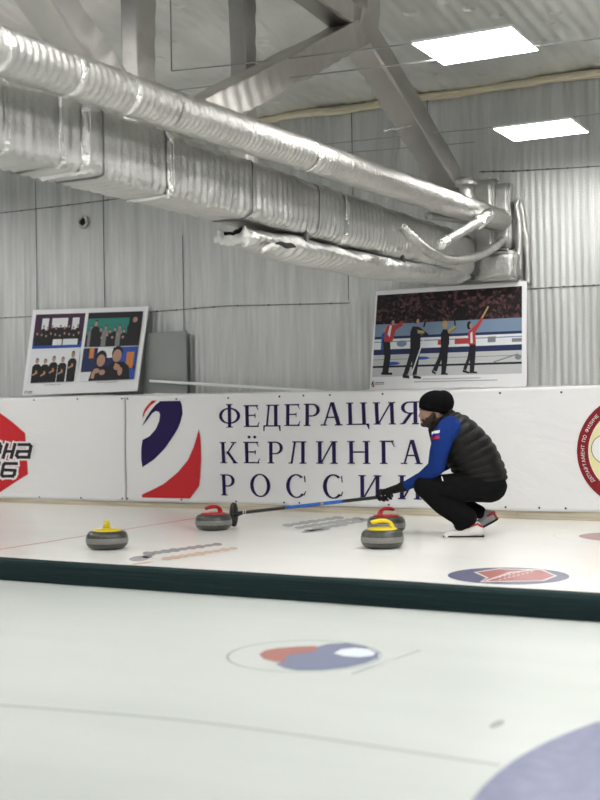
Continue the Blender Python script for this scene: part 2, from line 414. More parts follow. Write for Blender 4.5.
# --- serif capitals, drawn by hand: unit box, x 0..1 over the letter's width, y 0..1 cap height
def arc(cx, cy, rx, ry, a0, a1, n=18): return [(cx+rx*math.cos(math.radians(a0+(a1-a0)*i/n)), cy+ry*math.sin(math.radians(a0+(a1-a0)*i/n))) for i in range(n+1)]
def R(x0, y0, x1, y1): return [(x0, y0), (x1, y0), (x1, y1), (x0, y1)]
def ringpart(cx, cy, rx, ry, ix, iy, a0, a1, n=22):
    o = arc(cx, cy, rx, ry, a0, a1, n); i = arc(cx, cy, ix, iy, a0, a1, n)
    return [[o[k], o[k+1], i[k+1], i[k]] for k in range(n)]
def para(x0, y0, x1, y1, w): return [(x0, y0), (x0+w, y0), (x1+w, y1), (x1, y1)]
TH, SF = .060, .05
def glyph(ch, asp):
    s = .178/asp; h = .075/asp; q = .085/asp       # stem, hairline, serif reach (x units shrink with width)
    stem = lambda x: [R(x, 0, x+s, 1), R(x-q, 0, x+s+q, SF), R(x-q, 1-SF, x+s+q, 1)]
    if ch == 'И': return stem(q)+stem(1-q-s)+[para(q+s*.7, .06, 1-q-s*.95-h*.4, .94, h*1.2)]
    if ch == 'Н': return stem(q)+stem(1-q-s)+[R(q+s, .49, 1-q-s, .49+TH)]
    if ch == 'Ц': return stem(q*.6)+stem(1-q*2-s)+[R(q, 0, 1-q, TH), [(1-q*2, TH), (1-q*.2, TH), (1-q*.1, -.2), (1-q*.6, -.2)]]
    if ch == 'Л': return stem(1-q-s)+[R(.2, 1-SF, 1-q, 1), para(q*1.2, .03, .30, 1, h*1.4), R(0, 0, q*2.4, SF), R(.26, 1-SF, .42, 1)]
    if ch == 'Д': return [R(1-q*2-s, TH, 1-q*2, 1), R(.2, 1-SF, 1-q, 1), para(q*2, TH, .30, 1, h*1.3), R(q*.6, 0, 1-q*.4, TH), [(q*.4, TH), (q*1.2, TH), (q*.9, -.2), (q*.2, -.2)], [(1-q*1.3, TH), (1-q*.2, TH), (1, -.2), (1-q*.8, -.2)]]
    if ch in 'ЕЁ':
        g = stem(q)+[R(q, 0, .95, TH), R(q, 1-TH, .92, 1), R(q+s, .5, .74, .5+TH), [(.90, TH*.5), (1, .22), (.95, .22), (.82, TH*.5)], [(.84, 1-TH*.5), (.95, .78), (.91, .78), (.76, 1-TH*.5)], R(.70, .42, .75, .62)]
        if ch == 'Ё': g += [arc(.36, 1.22, .09, .065, 0, 360), arc(.70, 1.22, .09, .065, 0, 360)]
        return g
    if ch == 'Г': return stem(q)+[R(q, 1-TH, .95, 1), [(.85, 1-TH*.5), (1, .74), (.95, .74), (.76, 1-TH*.5)]]
    if ch == 'Р': return stem(q)+[R(q+s, 1-TH, .55, 1), R(q+s, .42, .55, .42+TH)]+ringpart(.52, .71, .48, .29, .48-s*.95, .29-TH, -90, 90)
    if ch == 'Я': return stem(1-q-s)+[R(.45, 1-TH, 1-q-s, 1), R(.45, .46, 1-q-s, .46+TH), para(q*.9, .02, .48, .48, s*1.0), R(0, 0, q*2.2, SF)]+ringpart(.5, .73, .42, .27, .42-s*.95, .27-TH, 90, 270)
    if ch == 'К': return stem(q)+[para(.36, .44, .80, .97, h*1.2), para(.78, .03, .34, .56, s*.95), R(.72, 0, 1.02, SF), R(.66, 1-SF, .98, 1)]
    if ch == 'А': return [para(.13, .03, .47, 1.02, h*1.2), para(.80-s*.3, .03, .46, 1.02, s*1.05), R(.26, .33, .72, .33+TH), R(0, 0, .3, SF), R(.66, 0, 1.02, SF)]
    if ch == 'О': return ringpart(.5, .5, .5, .53, .5-s*1.05, .53-TH, 0, 360, 40)
    if ch == 'С': return ringpart(.52, .5, .52, .53, .52-s*1.05, .53-TH, 48, 318, 34)+[[(.93, .68), (.985, .68), (.955, .99), (.90, .92)], [(.86, .10), (.92, .08), (1.0, .28), (.95, .28)]]
    if ch == 'Ф': return [R(.5-s/2, -.03, .5+s/2, 1.05), R(.5-s/2-q, -.03, .5+s/2+q, .01), R(.5-s/2-q, 1.01, .5+s/2+q, 1.05)]+ringpart(.5, .51, .5, .37, .5-s*.95, .37-TH, 0, 360, 40)
rows3 = [(426.0, 403.2, [('Ф', 220, 240.7, 427.0, 405), ('Е', 244.5, 259.5, 427, 405), ('Д', 263, 280.5, 426.6, 404.6), ('Е', 284.5, 300.5, 426, 404), ('Р', 304, 319.8, 426, 403.5), ('А', 321, 342, 425.6, 402.5), ('Ц', 347.6, 369, 425, 402.3), ('И', 373.6, 395.6, 424.6, 402), ('Я', 400, 419.2, 424.4, 401.3)]),
         (0, 0, [('К', 220.7, 237.2, 463.2, 442), ('Ё', 244, 260, 463.2, 441.8), ('Р', 268, 283.2, 463.4, 441.6), ('Л', 289.5, 307, 463.5, 441.3), ('И', 317, 337.6, 463.7, 441.2), ('Н', 347.6, 369.6, 463.8, 441), ('Г', 379.4, 394, 464, 440.7), ('А', 400.4, 421.8, 464, 440.3)]),
         (0, 0, [('Р', 220.7, 234.2, 495.4, 474.5), ('О', 250, 270.5, 496.2, 474.6), ('С', 287, 306.8, 497, 474.8), ('С', 323.6, 343, 497.8, 475), ('И', 358.6, 381, 498.6, 475.4), ('И', 398, 421, 499.2, 475.6)])]
for _, _, row in rows3:
    for ch, x0, x1, yb, yt in row:
        (a, z0), (b, z1) = bp(x0, yb), bp(x1, yt); asp = (b-a)/(z1-z0)
        printed('letter', ban_m, [([(a+(b-a)*u, z0+(z1-z0)*v) for u, v in g], 0) for g in glyph(ch, asp)], [M_navy], sub=.06)
def crop(pts, x0, y0, s): return [bp(x0+x/s, y0+y/s) for x, y in pts]
swirl = [([(160, 195), (163, 170), (172, 148), (185, 130), (210, 103), (235, 102), (202, 128), (176, 160)], 0)]
L5 = [(157, 230), (180, 187), (204, 152), (226, 125), (250, 106), (350, 104), (358, 125), (361, 168), (350, 210), (338, 240), (320, 270), (270, 342), (220, 396), (162, 437), (156, 400), (155, 345), (160, 300), (195, 280), (225, 245), (243, 205), (248, 172), (241, 158), (226, 155), (210, 166), (194, 185), (175, 211)]
Rd = [(447, 245), (454, 290), (457, 330), (458, 400), (452, 480), (446, 530), (402, 592), (162, 587), (162, 572), (200, 555), (270, 520), (340, 460), (390, 400), (420, 335)]
printed('swirl_emblem', ban_m, [(crop(L5, 110, 380, 5), 0), (crop(swirl[0][0], 110, 380, 5), 1), (crop(Rd, 110, 380, 5), 1)], [M_navy, M_red], 'navy and red swirl emblem')
# left badge
S7 = 7.62
badge = [(-250, 60), (-110, 55), (0, 140), (95, 205), (195, 290), (203, 420), (210, 603), (100, 675), (0, 745), (-60, 772), (-250, 772)]
def stroke(pts, w, closed=False):
    out = []; n = len(pts)
    for (x0, y0), (x1, y1) in zip(pts, pts[1:]+(pts[:1] if closed else [])):
        d = math.hypot(x1-x0, y1-y0); ux, uy = (x1-x0)/d*w/2, (y1-y0)/d*w/2
        out.append([(x0-ux-uy, y0-uy+ux), (x1+ux-uy, y1+uy+ux), (x1+ux+uy, y1+uy-ux), (x0-ux+uy, y0-uy-ux)])
    return out
tx = [([(-62, 486), (-30, 372), (0, 372), (12, 392), (2, 436), (-12, 450), (-48, 450)], 22), ([(30, 474), (58, 378)], 26), ([(92, 474), (118, 378)], 26), ([(40, 430), (105, 430)], 22),
      ([(150, 378), (226, 378), (238, 392), (220, 474), (142, 474), (132, 460), (140, 430), (228, 430)], 24),
      ([(-40, 520), (-2, 520), (-30, 618)], 24), ([(128, 522), (44, 522), (32, 534), (18, 606), (28, 618), (100, 618), (112, 604), (118, 574), (32, 570)], 24)]
pl = [(crop(badge, 0, 395, S7), 0)]
for pts, w in tx:
    for q in stroke(pts, w+24): pl.append((crop(q, 0, 395, S7), 1))
for pts, w in tx:
    for q in stroke(pts, w): pl.append((crop(q, 0, 395, S7), 2))
printed('badge', ban_l, pl, [M_red, M_pwhite, M_ink], 'red angular badge with black and white lettering')
# right round emblem with its lettering
(ax, az), (b_x, b_z), (c_x, c_z) = bp(577, 448.5), bp(600, 405.7), bp(600, 496.5)
def circ3(a, b, c):
    d = 2*(a[0]*(b[1]-c[1])+b[0]*(c[1]-a[1])+c[0]*(a[1]-b[1])); q = [p[0]**2+p[1]**2 for p in (a, b, c)]
    ux = (q[0]*(b[1]-c[1])+q[1]*(c[1]-a[1])+q[2]*(a[1]-b[1]))/d; uy = (q[0]*(c[0]-b[0])+q[1]*(a[0]-c[0])+q[2]*(b[0]-a[0]))/d
    return ux, uy, math.hypot(a[0]-ux, a[1]-uy)
ex, ez, er = circ3((ax, az), (b_x, b_z), (c_x, c_z)); er = min(er, .46)
ex = ax+er
ir = er-.098
pl = [(arc(ex, ez, er, er, 0, 360, 72)[:-1], 0), (arc(ex, ez, ir+.006, ir+.006, 0, 360, 72)[:-1], 1), (arc(ex, ez, ir, ir, 0, 360, 72)[:-1], 2)]
hc = bp(606, 449)
pl += [(arc(hc[0], hc[1], .118, .118, 0, 360, 40)[:-1], 3), (arc(hc[0], hc[1], .113, .113, 0, 360, 40)[:-1], 4)]
printed('round_emblem', ban_r, pl, [M_maroon, M_pwhite, M_cream, M_ink, M_pwhite], 'maroon ring around a pale yellow field')
def glyph_mesh(ch, size):
    cu = bpy.data.curves.new('t', 'FONT'); cu.body = ch; cu.size = size; cu.align_x = 'CENTER'; cu.fill_mode = 'FRONT'; cu.dimensions = '2D'
    o = bpy.data.objects.new('t', cu); col.objects.link(o)
    dg = bpy.context.evaluated_depsgraph_get(); dg.update()
    me = bpy.data.meshes.new_from_object(o.evaluated_get(dg)); w = o.evaluated_get(dg).dimensions.x
    b = bmesh.new(); b.from_mesh(me); bpy.data.objects.remove(o); bpy.data.curves.remove(cu); bpy.data.meshes.remove(me)
    return b, w
bt = bmesh.new(); word = 'ДЕПАРТАМЕНТ ПО ФИЗИЧЕ'; fs = .0385; ang = math.radians(218)
rr_ = er-.063
for ch in word:
    if ch == ' ':
        ang -= .020/rr_; obj('word', bt, M_pwhite, ban_r)['label'] = 'white word on the maroon ring'; bt = bmesh.new(); continue
    g, w = glyph_mesh(ch, fs); w += .0060; ang -= w/2/rr_
    for v in g.verts:
        u, h = v.co.x, v.co.y; rad = rr_+h; a2 = ang - u/rr_
        v.co = bpt(ex+rad*math.cos(a2), ez+rad*math.sin(a2), .0135)
    ang -= w/2/rr_
    m_ = bpy.data.meshes.new('t'); g.to_mesh(m_); g.free(); bt.from_mesh(m_); bpy.data.meshes.remove(m_)
obj('word', bt, M_pwhite, ban_r)['label'] = 'white word on the maroon ring'

# ------------------------------------------------------------------ marks in the ice (parts of the floor)
def ipt(x, y, z=.0012): return atZ(x, y, z)
def ice_mark(name, parent, polys, mats, label):
    b = bmesh.new()
    for pts, mi in polys: poly(b, [V((p.x, p.y, .0012+.0006*mi)) for p in pts], mi)
    o = obj(name, b, mats, parent); o['label'] = label; return o
def gcirc(c, rx, ry, rot=0, n=48, a0=0, a1=360):
    out = []
    for i in range(n if a1-a0 == 360 else n+1):
        a = math.radians(a0+(a1-a0)*i/n); x, y = rx*math.cos(a), ry*math.sin(a)
        out.append(V((c.x+x*math.cos(rot)-y*math.sin(rot), c.y+x*math.sin(rot)+y*math.cos(rot), 0)))
    return out
a, b_ = ipt(0, 549.4), ipt(194, 518.4); d = (b_-a).normalized(); w = V((-d.y, d.x, 0))*.011
e0, e1 = a-d*(a.y-5.45)/d.y, a+d*(9.45-a.y)/d.y
ice_mark('painted_line', f_far, [([e0-w, e1-w, e1+w, e0+w], 0)], [M_iline], 'thin red line across the far ice')
# blue disc with the red diamond
lc = [ipt(448, 574.5), ipt(569.5, 576.5)]; c = (lc[0]+lc[1])/2; r0 = (lc[1]-lc[0]).length/2
pl = [(gcirc(c, r0, r0), 0)]
C1 = lambda l: [ipt(430+x/3.75, 560+y/3.75) for x, y in l]
pl += [(C1([(163, 46), (255, 32), (422, 36), (478, 60), (426, 79), (300, 82), (186, 83), (212, 67)]), 1), (C1([(176, 47), (257, 35), (419, 39), (467, 60), (422, 76), (300, 79), (196, 80), (220, 67)]), 2)]
for k in range(9):
    x = 222+k*17; y = 74-k*4.2
    pl.append((C1([(x, y), (x+9, y-3.0), (x+15, y-2.4), (x+6, y+.8)]), 3))
    if k < 8: pl.append((C1([(x+34, y+1.5), (x+42, y-1.2), (x+48, y-.8), (x+40, y+2.2)]), 3))
pl += [(C1([(206, 78), (300, 46), (392, 37), (398, 39), (306, 49), (216, 79)]), 3)]
ice_mark('sponsor_disc', f_far, pl, [M_iblue, M_iwhite, M_ired, M_iwhite], 'blue disc with a red diamond under the far ice')
# grey and orange smeared sponsor line
def blot(cx, cy, w, h, sl, n=10): return [ipt(cx+w*math.cos(2*PI*k/n)+sl*h*math.sin(2*PI*k/n), cy+h*math.sin(2*PI*k/n)-.13*w*math.cos(2*PI*k/n)) for k in range(n)]
pl = [(blot(139, 558.5, 10, 2.4, 1), 0), (blot(147, 556.5, 5, 1.6, 1), 0)]
for k in range(9):
    t = k/8; pl.append((blot(149+68*t, 553.6-9.3*t, 5.6-.7*t, (2.1, 1.6, 1.9)[k % 3]*(1-.25*t), 1.6, 8), 0))
for k in range(9):
    t = k/8; pl.append((blot(167+66*t, 558.6-10.2*t, 5.4-.7*t, (1.6, 2.0, 1.7)[k % 3]*(1-.25*t), 1.6, 8), 1))
pl.append((blot(142, 563.2, 12, .9, 0), 1))
ice_mark('sponsor_lettering', f_far, pl, [M_igrey, M_iorange], 'grey and orange lettering blurred under the far ice')
pl = []
for r, (xa, ya, xb, yb, n_) in enumerate(((288, 525.2, 338, 517.6, 7), (300, 527.5, 358, 518.6, 8), (310, 530, 366, 520, 8))):
    for k in range(n_):
        t = k/(n_-1); pl.append((blot(xa+(xb-xa)*t, ya+(yb-ya)*t, 5.4, (1.55, 1.2, 1.4)[(k+r) % 3], 2.2, 8), 0))
pl.append((blot(316, 530.6, 15, 1.2, 2), 0))
ice_mark('sponsor_lettering', f_far, pl, [M_igrey2], 'grey block lettering under the ice near the kick board')
# red disc at the frame's edge
a = ipt(580, 535); pl = [(gcirc(a+V((.42, 0, 0)), .42, .34), 0)]
ice_mark('house_disc', f_far, pl, [M_imaroon], 'dull red disc under the far ice beside the boards')
b = bmesh.new(); cc = a+V((.42, 0, 0)); P = [V((p.x, p.y, .0008)) for p in gcirc(cc, .60, .46)]
sweep(b, P+[P[0]], lambda i, t: (.005*math.cos(t), .0006*math.sin(t)), 6, caps=False); o = obj('house_line', b, faded('hairline', (.55, .55, .55), IC, .5), f_far); o['label'] = 'faint grey circle round the dull red disc'
# near sheet
C4 = lambda l: [ipt(240+x/3.75, 630+y/3.75) for x, y in l]
pl = [(C4([(135, 128), (165, 112), (160, 95), (290, 62), (330, 52), (400, 48), (470, 60), (520, 85), (518, 105), (470, 125), (400, 140), (310, 150), (220, 151), (165, 143)]), 0),
      (C4([(72, 92), (95, 76), (140, 68), (220, 62), (285, 60), (290, 78), (230, 88), (185, 92), (165, 108), (175, 120), (130, 118), (90, 108)]), 1),
      (C4([(352, 88), (380, 73), (430, 68), (480, 72), (508, 85), (500, 97), (450, 103), (390, 99)]), 2)]
ice_mark('swirl_disc', f_near, pl, [M_nblue, M_nred, M_nwhite], 'red, blue and white swirl under the near ice')
b = bmesh.new(); a0, a1 = ipt(228, 655), ipt(381, 655); cc = (a0+a1)/2; P = [V((p.x, p.y, .0006)) for p in gcirc(cc, (a1-a0).length/2, (a1-a0).length/2)]
sweep(b, P+[P[0]], lambda i, t: (.006*math.cos(t), .0005*math.sin(t)), 6, caps=False); o = obj('swirl_outline', b, M_nring, f_near); o['label'] = 'faint grey circle round the swirl'
pts = [ipt(472, 800), ipt(500, 770), ipt(540, 745), ipt(600, 721)]
hx, hy, hr = circ3((pts[0].x, pts[0].y), (pts[2].x, pts[2].y), (pts[3].x, pts[3].y))
pl = [(gcirc(V((hx, hy, 0)), hr, hr, n=96), 0)]
ice_mark('house_ring', f_near, pl, [M_nhouse], 'big faded blue house ring under the near ice')
for q0, q1, q2, lab in (((-40, 702), (200, 722), (500, 765), 'faint hairline in the near ice'), ((352, 674), (385, 662), (420, 650), 'faint scratch beside the swirl')):
    a, m, c = ipt(*q0), ipt(*q1), ipt(*q2); P = catmull([a, m, c], 12); b = bmesh.new()
    sweep(b, [V((p.x, p.y, .0005)) for p in P], lambda i, t: (.009*math.cos(t), .0004*math.sin(t)), 6); o = obj('hairline', b, M_nline, f_near); o['label'] = lab
c = ipt(497, 724); ice_mark('smudge', f_near, [(gcirc(c, .016, .05), 0)], [M_nsmudge], 'small dark smudge in the near ice')

# foam rail between the sheets
bm = bmesh.new(); n = 340; prof = [(5.27, .002), (5.268, .05), (5.272, .1), (5.284, .113), (5.33, .117), (5.378, .114), (5.39, .1), (5.392, .002)]
rings = []
for i in range(n+1):
    x = -15.5+20*i/n
    rings.append([bm.verts.new((x, y+.004*fbm((x, k, 0), 3), max(.001, z+.004*fbm((x, k, 4), 2.5)))) for k, (y, z) in enumerate(prof)])
for a, b in zip(rings, rings[1:]):
    for k in range(len(prof)): bm.faces.new((a[k], a[(k+1) % 8], b[(k+1) % 8], b[k]))
bm.faces.new(rings[0]); bm.faces.new(rings[-1])
tag(obj('foam_divider', bm, M_foamrail, smooth=False), 'long dark green foam rail dividing the near ice from the far ice', 'divider')

# ------------------------------------------------------------------ curling stones
def stone(name_col, mh, loc, rot, label):
    root = empty('curling_stone', (0, 0, 0), label, 'curling stone', 'curling stones on the far ice')
    b = bmesh.new(); lathe(b, [(0, .004), (.060, .004), (.066, 0), (.096, .003), (.122, .011), (.137, .026), (.1425, .043)], 56)
    lathe(b, [(.1425, .079), (.139, .098), (.128, .114), (.110, .123), (.05, .125), (0, .125)], 56); obj('granite_body', b, M_gran, root, True)
    b = bmesh.new(); lathe(b, [(.1420, .042), (.1455, .046), (.1460, .060), (.1455, .075), (.1420, .080)], 56); obj('striking_band', b, M_band, root, True)
    b = bmesh.new(); lathe(b, [(.098, .121), (.099, .128), (.092, .1325), (.06, .136), (.03, .137), (0, .137)], 48)
    h = catmull([V((.066, 0, .131)), V((.062, 0, .152)), V((.048, 0, .171)), V((.020, 0, .181)), V((-.025, 0, .180)), V((-.066, 0, .172)), V((-.074, 0, .169))], 5)
    def hr_(i, t):
        s = i/(len(h)-1); base = .024-.009*min(1, s*3) if s < .33 else .0145+.003*math.sin(PI*(s-.33)/.67)
        if s > .97: base *= .55
        return (base*1.15*math.cos(t), base*.85*math.sin(t))
    sweep(b, h, hr_, 14); hd = obj('handle', b, mh, root, True); hd['label'] = name_col+' plastic handle and cap'
    root.location = loc; root.rotation_euler = (0, 0, rot); return root
def gst(x, y): return atZ(x, y, 0)
# the picture's left runs along (-.94,-.34) in plan
LEFT = math.atan2(-.40, -.91)
def face(world_angle): return world_angle - PI       # handle grip points along local -x
stone('yellow', M_hyel, gst(107.2, 548.6), face(math.atan2(-.80, .60)), 'curling stone with yellow handle standing alone near the rail, pointing at the viewer')
stone('red', M_hred, gst(213.7, 529.6), face(LEFT+.75), 'curling stone with red handle touching the broom head')
stone('yellow', M_hyel, gst(382.5, 547.6), face(LEFT), 'curling stone with yellow handle in front of the gloved hand')
stone('red', M_hred, gst(386.5, 532.6), face(math.atan2(.95, .40)), 'curling stone with red handle half hidden behind a yellow one')

# ------------------------------------------------------------------ person
S = 136.6
base = atZ(470, 535, 0); h = V((base.x, base.y, 0)).normalized()
PFW = V((-h.y, h.x, 0)); PT = -h; ZU = V((0, 0, 1))
AX = (PFW, PT, ZU)
def L(px, py, b=0): return base + PFW*((470-px)/S) + PT*b + ZU*((535-py)/S)
person = empty('person', base, 'person crouching in black beanie, dark quilted vest and blue sleeves, holding a broom', 'person')
def blob(name, cones, ells, vox, it, mats, fac=.6):
    b = bmesh.new()
    for p0, p1, r0, r1 in cones: hull_cone(b, L(*p0), L(*p1), r0, r1)
    for e in ells: ell(b, L(*e[0]), e[2] if len(e) > 2 else AX, e[1])
    return bake(name, b, [('REMESH', dict(mode='VOXEL', voxel_size=vox, use_smooth_shade=True)), ('SMOOTH', dict(iterations=it, factor=fac))], mats, person)
def tilt(deg):      # axes tilted nose-down in the profile plane
    a = math.radians(deg); return (PFW*math.cos(a)-ZU*math.sin(a), PT, ZU*math.cos(a)+PFW*math.sin(a))
# glove fingers wrap the shaft; skin runs inside
fing = []
for k, x in enumerate((379.5, 383.3, 387, 390.4)):
    ln_ = (1.0, 1.08, 1.02, .85)[k]
    fing.append([(x+2.5, 489.6+k*.35, .030), (x-.3, 490.8+k*.3, .052), (x-.6, 490.8+4.6*ln_, .058), (x+.6, 491+7.6*ln_, .046), (x+1.6, 491+8.4*ln_, .026)])
thumb = [(396, 488.6, .012), (389, 489.8, -.004), (381.5, 492.6, .004), (377.2, 495.2, .016)]
def hand(extra):
    c = [((405, 485.8, .05), (398, 488, .042), .033+extra, .032+extra), ((398, 488, .042), (389, 490.5, .034), .031+extra, .026+extra), ((393, 489.6, .05), (384, 490.6, .028), .020+extra, .017+extra)]
    for f, r in zip(fing, (.0102, .0106, .0102, .0094)):
        for i, (a, b) in enumerate(zip(f, f[1:])): c.append((a, b, r*(1.12-.06*i)+extra, r*(1.06-.07*i)+extra))
    for i, (a, b) in enumerate(zip(thumb, thumb[1:])): c.append((a, b, .0125-.0012*i+extra, .0113-.0012*i+extra))
    return c
skin_cones = [((489, 484, 0), (478, 458, 0), .13, .14), ((478, 458, 0), (458, 432, 0), .14, .12), ((452, 426, 0), (440, 412, 0), .066, .058),
    ((455, 428, .15), (455, 428, -.15), .055, .055), ((449, 428, .19), (441.5, 450, .225), .055, .05), ((441.5, 450, .225), (439, 464.5, .205), .05, .043), ((439, 464.5, .205), (424, 477, .125), .043, .034), ((424, 477, .125), (405, 485.8, .05), .034, .024),
    ((455, 430, -.15), (448, 460, -.22), .055, .043), ((448, 462, -.22), (426, 476.5, -.16), .043, .026), ((426, 476.5, -.16), (420, 478.5, -.15), .025, .022),
    ((490, 486, .1), (426, 484.5, .15), .09, .058), ((426, 484.5, .15), (468, 523, .13), .055, .030), ((490, 486, -.1), (434, 488, -.16), .09, .058), ((434, 488, -.16), (481, 513, -.12), .055, .038),
    ((469, 528, .13), (456, 532.6, .13), .022, .018), ((485, 520, -.12), (475, 529, -.12), .022, .018)]
head_e = [((437.5, 405, 0), (.104, .078, .108), tilt(8)), ((431, 414, 0), (.068, .064, .075), tilt(10)), ((427.6, 422, 0), (.036, .042, .034), tilt(12)),
    ((423.6, 408.6, 0), (.02, .05, .013)), ((427.6, 414.2, .036), (.030, .024, .022)), ((427.6, 414.2, -.036), (.030, .024, .022)), ((423.6, 418.9, 0), (.013, .024, .0075)), ((424.0, 420.8, 0), (.013, .022, .008)),
    ((439.5, 412.5, .074), (.026, .010, .034)), ((439.5, 412.5, -.074), (.026, .010, .034))]
blob('body', skin_cones + hand(-.0022) + [((423.8, 409.8, 0), (421.9, 415.2, 0), .009, .0120), ((422.6, 415.6, .009), (422.6, 415.6, -.009), .0095, .0095)], head_e, .0055, 3, M_skin, .5)
for s in (1, -1):
    b = bmesh.new(); ell(b, L(424.6, 411.3, .031*s), AX, (.0100, .0115, .0080)); e = obj('eye', b, M_eyew, person, True)
    b = bmesh.new(); ell(b, L(423.5, 411.3, .031*s), AX, (.0040, .006, .006)); obj('iris', b, M_black, e, True)
    b = bmesh.new(); hull_cone(b, L(421.9, 408.8, .014*s), L(423.6, 408.6, .052*s), .0055, .0045); obj('eyebrow', b, M_beard, person, True)
blob('beard', [((436.5, 414, .070), (431.5, 420.5, .060), .020, .026), ((436.5, 414, -.070), (431.5, 420.5, -.060), .020, .026), ((431.5, 420.5, .056), (426.6, 423.6, .014), .026, .024), ((431.5, 420.5, -.056), (426.6, 423.6, -.014), .026, .024), ((422.6, 417.4, .003), (426, 420, .036), .0065, .013), ((422.6, 417.4, -.003), (426, 420, -.036), .0065, .013), ((431, 423, .035), (431, 423, -.035), .034, .034), ((429, 418.5, .056), (432, 422, .058), .014, .02), ((429, 418.5, -.056), (432, 422, -.058), .014, .02)], [((425.6, 423.6, 0), (.024, .032, .022))], .005, 3, M_beard)
blob('beanie', [], [((437.6, 401.8, 0), (.121, .110, .089), tilt(4)), ((445.6, 402.0, 0), (.080, .100, .090)), ((436.8, 407.2, 0), (.119, .108, .040), tilt(-6)), ((441, 409.5, 0), (.088, .105, .036), tilt(-10))], .006, 4, M_knit)
# quilted vest: stations of back line, front line and half width
st = [((453.5, 410.5), (437, 425), .085), ((460, 412.2), (433.5, 432), .145), ((470, 417.2), (436, 441), .205), ((481, 426.5), (440, 452), .222), ((491, 438), (446, 462), .225), ((498, 449), (451, 468), .22), ((503.5, 462), (455, 474), .21), ((507, 472), (458, 479), .205), ((507.8, 479.5), (461, 484), .20)]
Bk = catmull([V((a[0], a[1], w)) for a, f, w in st], 14); Fr = catmull([V((f[0], f[1], w)) for a, f, w in st], 14)
b = bmesh.new(); rings = []; NQ = 11.0
for i, (p, q) in enumerate(zip(Bk, Fr)):
    t = i/(len(Bk)-1); puff = .012*abs(math.sin(t*NQ*PI))**.5-.008
    A, B = L(p.x, p.y), L(q.x, q.y); c = (A+B)/2; u = (A-B)/2; w = p.z; ring = []
    for k in range(40):
        an = 2*PI*k/40; cx, sx = math.cos(an), math.sin(an)
        cx = math.copysign(abs(cx)**.85, cx); sx = math.copysign(abs(sx)**.85, sx)
        pos = c + u*cx + PT*(w*sx); dirn = (u.normalized()*cx + PT*sx).normalized()
        ring.append(b.verts.new(pos + dirn*(puff + .005*fbm(pos, 16))))
    rings.append(ring)
for r, s_ in zip(rings, rings[1:]):
    for k in range(40): b.faces.new((r[k], r[(k+1) % 40], s_[(k+1) % 40], s_[k]))
b.faces.new(rings[0]); b.faces.new(rings[-1])
obj('vest', b, M_vest, person, True)
blob('vest_collar', [((452, 413, .045), (437, 424, .05), .026, .02), ((452, 413, -.045), (437, 424, -.05), .026, .02), ((453, 412.5, .045), (453, 412.5, -.045), .026, .026), ((437, 424.5, .05), (432.5, 429, .01), .02, .02), ((437, 424.5, -.05), (432.5, 429, -.01), .02, .02), ((433, 429, 0), (439, 441, 0), .024, .05)], [], .006, 3, M_vest)
slv = blob('sleeve', [((452, 427, .175), (446.5, 434, .222), .088, .080), ((446.5, 434, .222), (441.5, 450, .235), .080, .072), ((441.5, 450, .235), (438.3, 465.5, .21), .071, .063), ((438.3, 465.5, .21), (424, 477, .125), .062, .050), ((424, 477, .125), (405.5, 485.6, .052), .050, .036)], [], .007, 5, M_blue)
blob('sleeve', [((456, 430, -.175), (450, 446, -.235), .08, .07), ((450, 446, -.235), (446, 464, -.22), .07, .06), ((446, 464, -.22), (426, 476, -.16), .058, .04)], [], .008, 4, M_blue)
blob('trousers', [((491, 485.5, .085), (456, 486, .145), .122, .104), ((456, 486, .145), (425.3, 484.6, .15), .104, .078), ((425.3, 484.6, .15), (445, 503, .14), .077, .084), ((445, 503, .14), (466, 516.2, .13), .084, .086), ((466, 516.2, .13), (461.5, 522.5, .13), .084, .058),
    ((491, 485.5, -.085), (458, 488, -.14), .122, .10), ((458, 488, -.14), (434, 489, -.16), .10, .075), ((434, 489, -.16), (458, 505, -.14), .074, .068), ((458, 505, -.14), (479.5, 513.5, -.12), .068, .054), ((490, 484, .08), (490, 484, -.08), .125, .125)], [], .009, 6, M_trous)
b = bmesh.new(); hull_cone(b, L(443.6, 474.8, .244), L(444.6, 478.2, .252), .004, .004); z = obj('zip_pull', b, M_pwhite, person, True); z['label'] = 'white zip pull on the trouser pocket'
blob('shirt_hem', [], [((489, 481.5, 0), (.130, .20, .036))], .008, 3, M_shirt)
gl = blob('glove', hand(.0012) + [((406.5, 485.2, .054), (402, 486.8, .047), .040, .038)], [], .0035, 2, M_glove, .4)
gl['label'] = 'black glove closed round the broom shaft'
blob('glove', [((424, 476.5, -.16), (417, 479.5, -.15), .036, .034)] + [((419, 478+k*1.2, -.12-.022*k), (412.5, 481+k*1.0, -.115-.022*k), .0125, .010) for k in range(4)] + [((412.5, 481+k*1.0, -.115-.022*k), (411.5, 485+k*.8, -.115-.022*k), .0105, .009) for k in range(4)] + [((420, 480, -.10), (414.5, 484, -.09), .0125, .010)], [], .004, 2, M_glove)
# glove grip patch on two fingers
for k in (1, 2):
    f = fing[k]; b = bmesh.new(); hull_cone(b, L(f[2][0], f[2][1]-1, f[2][2]+.0055), L(f[3][0], f[3][1]-.3, f[3][2]+.0062), .0055, .0055); obj('grip_patch', b, M_gpad, gl, True)
